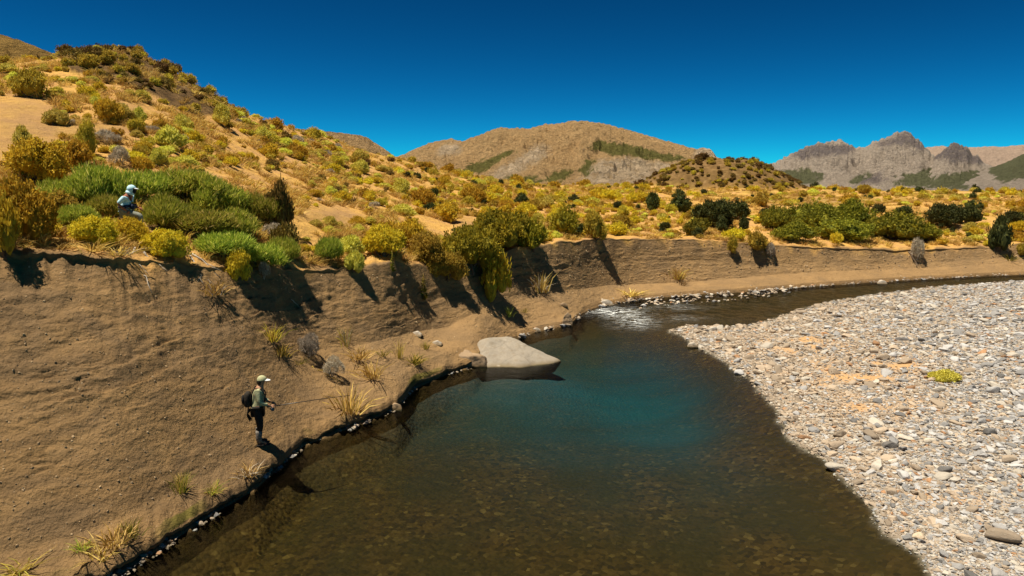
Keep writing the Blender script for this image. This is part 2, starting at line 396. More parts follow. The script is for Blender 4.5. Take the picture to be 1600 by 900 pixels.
# slope lines behind the crest: px -> four (py, r)
cols = {-500: [(300, 27), (210, 34), (120, 46), (70, 66)], 0: [(305, 26), (212, 33), (150, 42), (98, 60)], 100: [(310, 26), (215, 33.5), (145, 45), (93, 62)], 190: [(315, 26), (220, 34), (140, 47), (84, 63)],
        270: [(322, 26.5), (235, 35), (165, 48), (120, 64)], 355: [(335, 27), (262, 37), (205, 50), (167, 66)], 430: [(342, 28.5), (285, 39), (232, 55), (196, 72)], 500: [(345, 31), (297, 42), (250, 60), (214, 80)],
        600: [(352, 35), (310, 47), (272, 67), (248, 95)], 700: [(372, 38), (330, 50), (290, 72), (269, 112)], 780: [(352, 46), (322, 60), (297, 85), (283, 130)], 850: [(345, 52), (320, 67), (302, 94), (290, 150)],
        1000: [(342, 62), (317, 83), (303, 120), (294, 200)], 1200: [(348, 66), (322, 88), (305, 130), (297, 220)], 1400: [(352, 74), (324, 98), (307, 140), (299, 230)], 1600: [(350, 82), (325, 105), (308, 150), (300, 240)], 2200: [(345, 100), (325, 130), (308, 180), (300, 260)]}
HC = [curve_r([(p, v[k][0], v[k][1]) for p, v in cols.items()]) for k in range(4)]
HC[3] = (HC[3][0], HC[3][1] + 0.25 * fbm(TH * 60, 0 * TH, 0 * TH + 9, 4))
# rows: list of (r, z) arrays
rows = []; tagrow = []
def seg(r0, z0, r1, z1, n, zone, end=False, f=None):
    for t in np.linspace(0, 1, n, endpoint=end):
        tz = f(t) if f else t
        rows.append((r0 + (r1 - r0) * t, z0 + (z1 - z0) * tz)); tagrow.append(zone)
lipz = 0.12 + shelf * (0.13 + 0.26 * wob); back = RW + 0.10 + shelf * (0.28 + 0.3 * wob)
lipr = RW + 0.22 - shelf * (0.20 + 0.22 * fbm(TH * 55, 0 * TH, 0 * TH + 5, 3))
seg(RW - 3.0, 0 * TH - 3.2, RW - 0.55, 0 * TH - 0.5, 8, 0)
seg(RW - 0.55, 0 * TH - 0.5, RW, 0 * TH + 0.01, 8, 0)
seg(RW, 0 * TH + 0.01, back, 0.10 + 0 * TH, 6, 0)
seg(back, 0.10 + 0 * TH, lipr + 0.05, lipz - 0.17 * shelf, 5, 0)
seg(lipr + 0.05, lipz - 0.17 * shelf, lipr - 0.02, lipz - 0.09 * shelf, 3, 0)
seg(lipr - 0.02, lipz - 0.09 * shelf, lipr + 0.08, lipz + 0.03, 4, 0)
seg(lipr + 0.08, lipz + 0.03, lipr + 0.18, lipz + 0.09, 3, 0)
f0 = 0.16; slm = sm(RW, 41); LR = np.maximum(slm + 0.9, lipr + 0.4); LZ = np.maximum(0.62 * shelf + 0.30 * (1 - shelf), lipz + 0.2)
seg(lipr + 0.18, lipz + 0.09, LR, LZ, 16, 1)
seg(LR, LZ, MIDr, MIDz, 78, 1)
tl = 0.16 * (0.6 + 0.8 * fbm(TH * 70, 0 * TH, 0 * TH + 8, 3)); cw = np.interp(TH, [az_of(p, 390) for p in (0, 170, 220, 520, 570, 850, 900, 1180, 1260, 1500, 1560)], [1, 1, .55, .55, .12, .12, .45, .35, .8, .8, .3])
tl = tl * cw; wallh = cw * np.clip(0.20 + 0.5 * fbm(TH * 45, 0 * TH, 0 * TH + 31, 4), 0.05, 0.5); CRb = CRr
CRr = CRr + 0.45 * fbm(TH * 18, 0 * TH, 0 * TH + 14, 4); CRz = CRz + 0.18 * fbm(TH * 50, 0 * TH, 0 * TH + 24, 4) - 0.10 * (1 - cw)
slopeb = (CRz - MIDz) / (CRb - MIDr)           # small turf overhang at the crest
seg(MIDr, MIDz, CRb - 1.1, CRz - 0.25 - 1.0 * slopeb, 88, 1)
seg(CRb - 1.1, CRz - 0.25 - 1.0 * slopeb, CRr - 0.10, CRz - wallh, 24, 1)
seg(CRr - 0.10, CRz - wallh, CRr - 0.05 - tl, CRz - wallh * 0.35, 6, 1)
seg(CRr - 0.05 - tl, CRz - wallh * 0.35, CRr + 0.1, CRz, 4, 2)
chain = [(CRr + 0.1, CRz)] + HC
drop = [(HC[3][0] * 1.25, HC[3][1] - 0.03 * HC[3][0]), (HC[3][0] * 2 + 200, 0 * TH - 8), (0 * TH + 1500, 0 * TH - 20), (0 * TH + 12000, 0 * TH - 60)]
ns = [44, 60, 70, 70]
slp = [(chain[i + 1][1] - chain[i][1]) / (chain[i + 1][0] - chain[i][0]) for i in range(4)]
tan_ = [slp[0]] + [(slp[i] + slp[i + 1]) / 2 for i in range(3)] + [slp[3] * 0.6]
for k in range(4):
    (r0, z0), (r1, z1) = chain[k], chain[k + 1]; d = r1 - r0
    for t in np.linspace(0, 1, ns[k], endpoint=False):
        h00, h10, h01, h11 = 2 * t**3 - 3 * t**2 + 1, t**3 - 2 * t**2 + t, -2 * t**3 + 3 * t**2, t**3 - t**2
        rows.append((r0 + d * t, h00 * z0 + h10 * d * tan_[k] + h01 * z1 + h11 * d * tan_[k + 1])); tagrow.append(3)
prev = chain[4]
for k, nx in enumerate(drop):
    seg(prev[0], prev[1], nx[0], nx[1], 8, 4, end=(k == 3)); prev = nx
RR = np.array([a for a, _ in rows]); ZZ = np.array([b for _, b in rows]); zone = np.array(tagrow)[:, None] * np.ones((1, NC))
TT = np.ones((len(rows), 1)) * TH[None, :]
GX, GY = RR * np.sin(TT), RR * np.cos(TT)
# the round scrubby mound on the terrace
mx_, my_, _ = at_r(1122, 300, 165)
dm = np.hypot((GX - mx_) / 17.5, (GY - my_) / 20)
mound = np.where(zone >= 3, 5.4 * np.clip(1 - dm ** 2.4, 0, 1) ** 0.9, 0) + np.where(zone >= 3, 1.1 * np.exp(-(dm / 1.35) ** 2), 0)
ZZ = ZZ + mound
# relief
ppx, ppy = project(GX, GY, ZZ)
face = ((zone == 1) | (zone == 2)).astype(float)
hillm = (zone >= 3).astype(float)
up = np.clip((ZZ - 0.6) / 3.0, 0, 1)
er = fbm(GX * 0.55, GY * 0.55, ZZ * 1.9, 6, True) - 0.45
er2 = fbm(GX * 2.2, GY * 2.2, ZZ * 3.5, 5)
er3 = fbm(GX * 2.0, GY * 2.0, ZZ * 8.0 + 40, 5) * sstep(-0.1, 0.3, fbm(GX * 0.5, GY * 0.5, ZZ * 1.2 + 50, 3))
_zz = ZZ * 2.3 + 0.8 * fbm(GX * 0.35, GY * 0.35, ZZ * 0.4 + 60, 4)
ledge = ((_zz % 1.0) - 0.5) * sstep(-0.05, 0.25, fbm(GX * 0.45, GY * 0.45, ZZ * 0.9 + 70, 3)) * (0.4 + 0.6 * sstep(0.3, 0.8, up))
gul = fbm(GX * 1.3, GY * 1.3, ZZ * 0.15 + 3, 4)
edge = np.clip(RR - (lipr + 0.18), 0, 0.8) / 0.8 * np.clip((CRr - 0.2 - RR), 0, 0.6) / 0.6
bumpy = 0.35 + 0.65 * sstep(0.1, 0.9, up) 
disp = face * edge * bumpy * np.clip(RR / 17, 1, 2.0) * (0.07 * er + 0.04 * er2 + 0.08 * gul + 0.07 * er3 + 0.09 * ledge)
crk = np.abs(fbm(GX * 0.35 + 9, GY * 0.35, ZZ * 3.2 + 2, 5)); disp -= face * edge * 0.05 * np.exp(-(crk / 0.022) ** 2) * sstep(0.15, 0.5, fbm(GX * 0.8, GY * 0.8, ZZ * 0.8 + 30, 2))
nrm = np.sin(R(40))
GXd = GX - disp * nrm * np.sin(TT); GYd = GY - disp * nrm * np.cos(TT); ZZd = ZZ + disp * 0.75
hr = np.clip((RR - CRr) / 4, 0, 1) * hillm
rockm = hillm * in_poly(ppx, ppy, [(90, 90), (190, 70), (280, 110), (370, 165), (360, 190), (300, 180), (240, 150), (180, 125), (110, 115)]).astype(float)
rockm = np.maximum(rockm, hillm * sstep(0.0, 0.25, np.clip(1.15 - dm, 0, 1)) * 0.9)
rk2 = np.clip(rockm + 0.0, 0, 1)
ZZd = ZZd + hr * (np.minimum(RR / 40, 2.5) * 0.45 * fbm(GX * 0.09, GY * 0.09, 0 * ZZ, 3) + 0.18 * fbm(GX * 0.6, GY * 0.6, 0 * ZZ + 4, 4)) * np.where(zone == 4, 0.3, 1.0) + rk2 * np.minimum(RR / 60, 1.3) * 0.5 * fbm(GX * 0.35, GY * 0.35, ZZ * 0.6, 4, True)
ZZd = ZZd + np.where(zone == 0, 0.05 * er2, 0)
bare = hillm * np.clip(sum(np.exp(-(((ppx - a) / c) ** 2 + ((ppy - b) / d) ** 2) ** 2) for a, b, c, d in [(30, 210, 75, 60), (520, 338, 50, 16), (190, 170, 45, 16), (735, 350, 25, 16), (1300, 318, 120, 8), (150, 200, 80, 14)]), 0, 1)
moss = np.where((zone <= 1) & (ZZ < lipz + 0.12) & (ZZ > 0.2), shelf * sstep(0.05, 0.3, fbm(GX * 0.5, GY * 0.5, 0 * ZZ + 7, 3)), 0) * 0.8
sandm = face * np.clip(1.2 - up * 2.2, 0, 1) * sstep(az_of(420), az_of(620), TT) * 0.3
farm = sstep(60, 130, RR) * hillm
me = grid_mesh('ground', GXd, GYd, ZZd, {'hill': np.where(zone >= 1, sstep(-0.25, 0.5, (RR - CRr[None, :]) + 1.5 * fbm(GX * 0.7, GY * 0.7, 0 * ZZ + 15, 4)), 0.0) * (1 - 0.45 * bare), 'rock': rockm, 'moss': moss, 'sand': np.maximum(sandm, 0), 'far': farm, 'wet': 1 - sstep(-0.08, 0.03, ZZd)})
ground = link('ground', me, M['soil'], kind='structure')
ground['label'] = 'brown eroded river bank rising to a dry grassy hillside'
_i = np.arange(GXd.size).reshape(GXd.shape)
BV = BVHTree.FromPolygons(np.stack([GXd, GYd, ZZd], -1).reshape(-1, 3).tolist(), np.stack([_i[:-1, :-1], _i[:-1, 1:], _i[1:, 1:], _i[1:, :-1]], -1).reshape(-1, 4).tolist(), all_triangles=False)

def hit(px, py):
    x, y, d = ray(px, py)
    return BV.ray_cast(Vector((0, 0, H)), Vector((float(x), float(y), float(d))).normalized())
def drop_z(x, y, default=0.0):
    p = BV.ray_cast(Vector((x, y, 400)), Vector((0, 0, -1)))[0]
    return p.z if p else default

# ------------------------------------------------------------------ riverbed and gravel bar
BARp = [(1480, 960), (1452, 885), (1438, 862), (1392, 832), (1345, 775), (1300, 728), (1232, 682), (1218, 645), (1172, 592), (1122, 558), (1088, 537), (1050, 517), (1075, 508), (1120, 512), (1170, 512), (1210, 500), (1290, 474), (1360, 462), (1450, 450), (1600, 439), (1900, 431), (2500, 427), (3200, 430), (3200, 1500), (1700, 1500)]
bx, by, _ = at_z([a for a, _ in BARp], [b for _, b in BARp], 0.0)
BAR = list(zip(bx.tolist(), by.tolist()))
def bar_sd(x, y):
    """signed distance to the bar's outline, positive inside"""
    x = np.asarray(x, float); y = np.asarray(y, float)
    d = np.full(x.shape, 1e9)
    for i in range(len(BAR)):
        ax, ay = BAR[i]; cx, cy = BAR[(i + 1) % len(BAR)]
        ex, ey = cx - ax, cy - ay; t = np.clip(((x - ax) * ex + (y - ay) * ey) / (ex * ex + ey * ey), 0, 1)
        d = np.minimum(d, np.hypot(x - ax - ex * t, y - ay - ey * t))
    return np.where(in_poly(x, y, BAR), d, -d)
pcx, pcy, _ = at_z(985, 580, 0); bcx, bcy, _ = at_z(805, 572, 0)
def bed_z(x, y, full=False):
    sd = bar_sd(x, y) + 0.35 * fbm(x * 0.6, y * 0.6, 0 * x, 3)
    th = np.arctan2(x, y); r = np.hypot(x, y)
    rift = sstep(az_of(950), az_of(1040), th) * sstep(33, 38, r)
    land = 0.03 + 0.55 * (1 - np.exp(-np.clip(sd, 0, 99) / 7)) + 0.05 * fbm(x * 0.8, y * 0.8, 0 * x + 2, 3) * sstep(0, 2, sd)
    dd = np.clip(-sd, 0, 99)
    pool = np.exp(-(((x - pcx + 0.12 * (y - pcy)) / 7.2) ** 2 + ((y - pcy) / 6.4) ** 2))
    dep = (0.85 * (1 - np.exp(-dd / 3.2))) * (1 - 0.65 * rift) + 0.7 * pool * sstep(0, 2.5, dd)
    dep = dep * (1 - 0.62 * np.exp(-(((x - bcx) / 3.2) ** 2 + ((y - bcy) / 3.0) ** 2)))          # the shoal under the boulder
    rwl = np.interp(th, TH, RW); dep = np.minimum(dep, 0.25 + 0.35 * np.clip(rwl - r, 0, 9))      # shallow along the left shore
    z = np.where(sd > 0, land, -dep + 0.0)
    if full: return z, sd, pool * sstep(0.3, 3, dd), rift
    return z
th2 = np.linspace(R(-58), R(56), 620); r2 = np.geomspace(3, 150, 420)
T2, R2 = np.meshgrid(th2, r2); BX, BY = R2 * np.sin(T2), R2 * np.cos(T2)
BZ, SD, POOL, RIFT = bed_z(BX, BY, True)
BZ = BZ + np.where(SD < 0, 0.05 * fbm(BX * 1.6, BY * 1.6, 0 * BX, 4), 0.02 * fbm(BX * 5, BY * 5, 0 * BX, 3))
sx_, sy_ = project(BX, BY, BZ)
def sandy_at(px, py, x, y):
    s = sum(np.exp(-(((px - a) / c) ** 2 + ((py - b) / d) ** 2)) for a, b, c, d in [(1330, 590, 110, 26), (1375, 640, 90, 18), (1270, 545, 70, 16), (1400, 570, 40, 14), (1230, 530, 60, 10), (1480, 780, 70, 14)])
    return np.clip(s * sstep(-0.25, 0.25, fbm(x * 0.9, y * 0.9, 0 * x + 11, 4)), 0, 1)
SANDY = sandy_at(sx_, sy_, BX, BY) * (SD > 0.5)
bed = link('riverbed', grid_mesh('riverbed', BX, BY, BZ, {'depth': sstep(0.02, -0.03, BZ) if False else 1 - sstep(-0.05, 0.05, BZ), 'pool': POOL * (0.8 + 0.4 * fbm(BX * 0.3, BY * 0.3, 0 * BX + 9, 3)), 'sandy': SANDY}), M['bed'], kind='structure')
bed['label'] = 'stony riverbed rising into a pale gravel bar'

# ------------------------------------------------------------------ the water, a closed body
th3 = np.linspace(R(-58), R(56), 520); r3 = np.geomspace(3, 130, 420)
T3, R3 = np.meshgrid(th3, r3); WX, WY = R3 * np.sin(T3), R3 * np.cos(T3)
wpx, wpy = project(WX, WY, 0 * WX)
ell = lambda a, b, c, d: np.exp(-(((wpx - a) / c) ** 2 + ((wpy - b) / d) ** 2))
rif = np.clip(ell(985, 490, 70, 18) * 1.2 + sstep(R(8), R(14), T3) * sstep(36, 41, R3) * 0.75, 0, 1)
foam = np.clip(ell(968, 488, 34, 7) + ell(993, 503, 30, 9) * 0.9 + ell(940, 486, 26, 5) * 0.8 + ell(1060, 480, 30, 5) * 0.35 + ell(1070, 497, 26, 4) * 0.3, 0, 1)
WZ = 0.006 * fbm(WX * 1.1, WY * 1.1, 0 * WX, 3) + rif * 0.07 * fbm(WX * 1.4, WY * 2.6, 0 * WX + 3, 4) + foam * 0.08 * fbm(WX * 2.4, WY * 4.2, 0 * WX + 6, 3)
nr, nc = WX.shape
top = np.stack([WX, WY, WZ], -1).reshape(-1, 3)
idx = np.arange(nr * nc).reshape(nr, nc)
q = np.stack([idx[:-1, :-1], idx[1:, :-1], idx[1:, 1:], idx[:-1, 1:]], -1).reshape(-1, 4)[:, ::-1]
rim = np.concatenate([idx[0, :], idx[1:, -1], idx[-1, -2::-1], idx[-2:0:-1, 0]])
lo = top[rim].copy(); lo[:, 2] = -6; base = nr * nc; k_ = len(rim)
a_ = np.arange(k_); b_ = (a_ + 1) % k_
sides = np.stack([rim[a_], base + a_, base + b_, rim[b_]], -1)
vall = np.concatenate([top, lo, [[0, 20, -6]]]); cen = len(vall) - 1
bot = np.stack([base + a_, np.full(k_, cen), np.full(k_, cen), base + b_], -1)
wm = bpy.data.meshes.new('river_water')
wm.from_pydata(vall.tolist(), [], [tuple(f) for f in np.concatenate([q, sides]).tolist()] + [(int(f[0]), int(f[1]), int(f[3])) for f in bot])
bmw = bmesh.new(); bmw.from_mesh(wm); bmesh.ops.recalc_face_normals(bmw, faces=bmw.faces); bmw.to_mesh(wm); bmw.free()
for nm, a in (('riffle', rif), ('foam', foam)):
    at = wm.attributes.new(nm, 'FLOAT', 'POINT'); vv = np.zeros(len(vall), np.float32); vv[:nr * nc] = a.ravel(); at.data.foreach_set('value', vv)
wm.polygons.foreach_set('use_smooth', np.ones(len(wm.polygons), bool))
water = link('river_water', wm, M['water'], kind='structure')
water['label'] = 'clear dark river with a blue-green pool and a small riffle'

# ------------------------------------------------------------------ mountains behind
def mountain(name, sky_pts, R0, mt, label, veg=(), rock=(), rough=1.0, base_py=300, front=0.55, seed=0):
    a = np.array(sky_pts, float); x, y, z = at_r(a[:, 0], a[:, 1], R0); th = np.arctan2(x, y)
    T = np.linspace(th.min(), th.max(), int(60 + 2.2 * (a[:, 0].max() - a[:, 0].min()) * 0.64))
    rz = np.interp(T, th, z)
    S = R0 * 0.00092 * 1.0                                             # metres per photo pixel out there
    jag = fbm(T * 160, 0 * T + seed, 0 * T, 5) * 3.2 * S * rough
    t = np.linspace(0, 1, 150)
    tt, TTm = np.meshgrid(t, T, indexing='ij')
    prof = tt ** 1.15
    zb = -20.0
    r = R0 * (front + (1 - front) * tt)
    X, Y = r * np.sin(TTm), r * np.cos(TTm)
    Zr = np.interp(TTm[0], T, rz + jag)[None, :] * np.ones_like(tt)
    Z = zb + (Zr - zb) * prof
    k = 1.0 / (R0 * 0.11)
    w = np.clip(np.sin(np.clip(tt, 0, 1) * math.pi), 0, 1) ** 0.7
    wv = 0.5 * fbm(X * k * 2, Y * k * 2, 0 * tt + seed + 3, 3)
    rd = fbm(TTm * R0 * k * 1.1 + seed + wv, tt * 1.1 + seed + wv, 0 * tt, 7, True) - 0.4
    r3_ = fbm(X * k * 14, Y * k * 14, 0 * tt + seed + 9, 5, True) - 0.4
    r2_ = fbm(X * k * 4, Y * k * 4, 0 * tt + seed, 5, True) - 0.4
    Z = Z + w * (Zr - zb) * ((0.24 if rough < 1.2 else 0.36) * rd + 0.17 * r2_ * rough + 0.03 * r3_ * rough)
    Z = np.minimum(Z, zb + (Zr - zb) * (0.25 + 0.78 * tt))
    # behind the ridge
    tb = np.linspace(0, 1, 14)[1:]
    Xb, Yb, Zb = [], [], []
    for q_ in tb:
        rr = R0 * (1 + 0.35 * q_); Xb.append(rr * np.sin(T)); Yb.append(rr * np.cos(T)); Zb.append(zb + (rz + jag - zb) * (1 - q_) ** 1.2)
    X = np.vstack([X, Xb]); Y = np.vstack([Y, Yb]); Z = np.vstack([Z, Zb])
    px, py = project(X, Y, Z)
    sc_ = 1 / (R0 * .00092 * 14); px = px + 16 * fbm(X * sc_, Y * sc_, Z * sc_, 5); py = py + 9 * fbm(X * sc_, Y * sc_, Z * sc_ + 20, 5)
    blur = lambda polys: np.clip(sum(np.mean([in_poly(px + ox, py + oy, p) for ox in (-4, 0, 4) for oy in (-2, 0, 2)], axis=0) for p in polys), 0, 1) if polys else 0 * X
    o = link(name, grid_mesh(name, X, Y, Z, {'veg': blur(veg), 'rock': blur(rock)}), mt, kind='structure'); o['label'] = label
    return o
m_tan = make_mountain('tan_mountain_ground', (0.62, 0.40, 0.19), (0.49, 0.31, 0.14), (0.58, 0.44, 0.29), (0.19, 0.19, 0.05))
m_grey = make_mountain('grey_mountain_ground', (0.52, 0.43, 0.345), (0.40, 0.33, 0.27), (0.19, 0.16, 0.155), (0.15, 0.165, 0.075))
m_pale = make_mountain('pale_ridge_ground', (0.50, 0.37, 0.28), (0.40, 0.29, 0.22), (0.3, 0.22, 0.2), (0.1, 0.1, 0.05))
m_gold = make_mountain('golden_hill_ground', (0.46, 0.29, 0.09), (0.34, 0.20, 0.065), (0.2, 0.13, 0.06), (0.12, 0.10, 0.02))
mountain('mountain_left_hill', [(-700, -60), (-300, -10), (-100, 20), (0, 53), (50, 70), (105, 93), (160, 128), (230, 180), (300, 230)], 150, m_gold, 'smooth golden grass hill rising behind the left knoll', rough=0.3, seed=2, front=0.5)
mountain('mountain_low_ridge', [(380, 215), (430, 198), (500, 204), (545, 209), (572, 214), (600, 232), (625, 250), (680, 275), (740, 300)], 420, m_tan, 'low tan ridge behind the left hillside', rough=0.5, seed=5, front=0.6)
mountain('mountain_center', [(420, 300), (520, 268), (600, 252), (627, 243), (650, 232), (680, 221), (703, 217), (722, 221), (745, 212), (782, 199), (800, 201), (830, 201), (843, 196), (870, 193), (897, 189), (940, 192), (1000, 208), (1050, 223), (1085, 233), (1095, 231), (1108, 232), (1122, 246), (1150, 262), (1200, 285), (1260, 310)], 1500, m_tan, 'broad tan mountain with dark green patches',
    veg=[[(930, 218), (985, 226), (1078, 248), (1045, 252), (1000, 247), (940, 238), (915, 232)], [(715, 265), (770, 243), (812, 231), (800, 240), (765, 262), (740, 275)], [(845, 283), (870, 266), (895, 262), (890, 276), (860, 290)], [(812, 275), (840, 272), (845, 287), (820, 288)], [(905, 262), (930, 245), (930, 262), (908, 278)], [(785, 278), (806, 270), (806, 284), (790, 286)]],
    rock=[[(765, 275), (800, 250), (850, 222), (860, 240), (820, 265), (780, 285)], [(935, 250), (985, 245), (1060, 258), (1080, 275), (1020, 285), (930, 288), (900, 280)], [(1085, 232), (1108, 228), (1125, 250), (1090, 252)], [(690, 228), (715, 222), (720, 240), (680, 245)]], seed=8)
mountain('mountain_right_far_range', [(1380, 250), (1430, 232), (1470, 228), (1500, 231), (1540, 229), (1575, 229), (1600, 226), (1700, 222), (1850, 235), (2100, 250)], 6000, m_pale, 'pale pinkish range on the far right horizon', rough=0.5, seed=12)
mountain('mountain_right', [(1130, 300), (1180, 268), (1207, 255), (1228, 245), (1245, 236), (1272, 226), (1295, 222), (1312, 220), (1325, 225), (1338, 231), (1352, 231), (1370, 220), (1385, 215), (1400, 210), (1418, 206), (1430, 216), (1445, 230), (1462, 247), (1490, 262), (1530, 280), (1600, 300)], 3000, m_grey, 'grey rocky mountain with a double summit',
    veg=[[(1215, 268), (1265, 262), (1290, 275), (1270, 290), (1225, 290)], [(1390, 290), (1420, 272), (1470, 258), (1480, 275), (1450, 292)], [(1325, 285), (1350, 268), (1362, 268), (1340, 290)]],
    rock=[[(1235, 240), (1275, 224), (1340, 228), (1330, 240), (1280, 245), (1250, 250)], [(1370, 225), (1420, 203), (1450, 235), (1440, 235), (1410, 225), (1375, 230)], [(1340, 290), (1345, 275), (1375, 270), (1380, 285)]], seed=15, rough=2.2)
mountain('mountain_right_knob', [(1420, 300), (1445, 265), (1462, 246), (1475, 234), (1490, 223), (1503, 226), (1515, 235), (1535, 252), (1570, 270), (1620, 300)], 2600, m_grey, 'dark rocky knob right of the double summit',
    rock=[[(1450, 250), (1490, 218), (1515, 235), (1540, 255), (1500, 255), (1470, 250)]], veg=[[(1440, 290), (1470, 272), (1560, 265), (1580, 290), (1500, 295)]], seed=19, rough=2.2)
mountain('mountain_right_green_slope', [(1400, 305), (1480, 285), (1530, 268), (1570, 255), (1600, 240), (1680, 215), (1800, 200), (2000, 230), (2200, 290)], 2000, m_grey, 'green and grey slope at the right edge of the valley',
    veg=[[(1540, 262), (1610, 235), (1700, 210), (1700, 260), (1620, 275), (1560, 285)], [(1450, 292), (1500, 283), (1520, 295), (1470, 300)]], seed=23)

# ------------------------------------------------------------------ plants
def leaf_quads(P, A, B, L, Wd):
    """diamond leaves: centre P, long axis A, cross axis B"""
    n = len(P)
    v = np.stack([P - A * L[:, None] / 2, P + B * Wd[:, None] / 2, P + A * L[:, None] / 2, P - B * Wd[:, None] / 2], 1).reshape(-1, 3)
    return v, np.arange(4 * n).reshape(n, 4)
def unit(v): return v / np.maximum(np.linalg.norm(v, axis=-1, keepdims=True), 1e-9)
_ico = bmesh.new(); bmesh.ops.create_icosphere(_ico, subdivisions=2, radius=1.0)
ICOV = np.array([v.co[:] for v in _ico.verts]); ICOF = np.array([[v.index for v in f.verts] for f in _ico.faces]); _ico.free()
def shrub_mesh(name, kind, seed, n, lobes=7, hgt=1.0, leaf=0.07, core=0.78):
    """foliage of a plant two units wide and hgt tall standing on z = 0"""
    g = np.random.default_rng(seed)
    C = []
    for i in range(lobes):
        a = g.uniform(0, 2 * math.pi); d = math.sqrt(g.uniform(0, 1)) * 0.62
        rad = g.uniform(0.30, 0.48) * (1.15 - 0.4 * d)
        C.append((d * math.cos(a), d * math.sin(a), max(0.16, hgt * g.uniform(0.35, 0.78) * (1.1 - d * 0.75)), rad))
    C.append((0, 0, hgt * 0.48, 0.50)); C = np.array(C); zs = hgt if hgt < 1 else 1.0
    k = g.integers(0, len(C), n * 2)
    u = unit(g.normal(size=(n * 2, 3))); u[:, 2] = np.where(u[:, 2] < -0.35, -u[:, 2], u[:, 2])
    shell = 1 - np.abs(g.normal(0, 0.13, n * 2))
    rr = np.where(g.random(n * 2) < (0.35 if kind == 'broom' else 0.12), shell * (g.uniform(1.05, 1.5, n * 2) if kind == 'broom' else 1.14), shell)
    if kind in ('golden', 'olive', 'dark', 'green', 'brown', 'verdant'):              # sprigs: leaves come in small bunches with gaps between
        m = max(20, n // 9); ks = g.integers(0, len(C), m); us = unit(g.normal(size=(m, 3))); us[:, 2] = np.where(us[:, 2] < -0.3, -us[:, 2], us[:, 2])
        sh = 1 - np.abs(g.normal(0, 0.14, m)) + 0.16 * (g.random(m) < 0.25); pick = g.integers(0, m, n * 2)
        cen = C[ks, :3] + us * (C[ks, 3] * sh)[:, None] * np.array([1, 1, zs])
        P = cen[pick] + g.normal(0, leaf * 0.75, (n * 2, 3)); u = unit(us[pick] + 0.8 * g.normal(size=(n * 2, 3)) * 0.6); vv = g.random(m)[pick] * 0.55 + g.random(n * 2) * 0.45
    else:
        P = C[k, :3] + u * (C[k, 3] * rr)[:, None] * np.array([1, 1, zs]); vv = g.random(n * 2)
    # keep what is not deep inside another lobe and not under the ground
    D = np.min(np.linalg.norm((P[:, None, :] - C[None, :, :3]) / np.array([1, 1, zs]), axis=2) / C[None, :, 3], axis=1)
    ok = (D > 0.62) & (P[:, 2] > 0.0); ok &= np.cumsum(ok) <= n
    P, u, vv = P[ok], u[ok], vv[ok]; m = len(P)
    if kind == 'broom': A = unit(u * .55 + np.array([0, 0, .75]) + .35 * g.normal(size=(m, 3)))
    elif kind == 'cushion': A = unit(u + 0.5 * g.normal(size=(m, 3)) + np.array([0, 0, 0.3]))
    elif kind == 'dead': A = unit(u + 0.9 * g.normal(size=(m, 3)))
    else: A = unit(u * 0.6 + np.array([0, 0, 0.5]) + 0.6 * g.normal(size=(m, 3)))
    B = unit(np.cross(A, g.normal(size=(m, 3))))
    L = leaf * g.uniform(0.7, 1.5, m) * (2.2 if kind in ('dead', 'broom') else 1.2); Wd = L * (0.10 if kind in ('dead', 'broom') else 0.5)
    v, q = leaf_quads(P, A, B, L, Wd); at = list(vv)
    if core > 0:
        vs, qs = [v], [q]; off = len(v)
        for c in C:
            w = ICOV * (1 + 0.22 * noise(ICOV[:, 0] * 2 + c[0] * 9, ICOV[:, 1] * 2, ICOV[:, 2] * 2 + seed)[:, None]) * c[3] * core * np.array([1, 1, zs]) + c[:3]
            w[:, 2] = np.maximum(w[:, 2], -0.05)
            vs.append(w); qs.append(np.column_stack([ICOF, ICOF[:, 2]]) + off); off += len(w); at += list(g.random(len(ICOF)) * 0.8)
        v = np.concatenate(vs)
        faces = q.tolist() + [tuple(int(a) for a in f[:3]) for b in qs[1:] for f in b]
    else: faces = q.tolist()
    me = bpy.data.meshes.new(name); me.from_pydata(v.tolist(), [], faces)
    me.attributes.new('v', 'FLOAT', 'FACE').data.foreach_set('value', np.array(at, np.float32))
    me.materials.append(M[kind]); return me, C
def stems_mesh(name, C, seed, m='twig', thick=0.03):
    g = random.Random(seed); bm = bmesh.new()
    for c in C[:7]:
        b = Vector((g.uniform(-.12, .12), g.uniform(-.12, .12), -0.08)); e = Vector(c[:3]) * 1.05 + Vector((0, 0, c[3] * 0.35))
        mid = b.lerp(e, 0.5) + Vector((g.uniform(-.08, .08), g.uniform(-.08, .08), -0.03))
        tube(bm, [b, mid, e], [thick, thick * 0.7, thick * 0.25], 5)
    me = bm_mesh(name, bm); me.materials.append(M[m]); return me
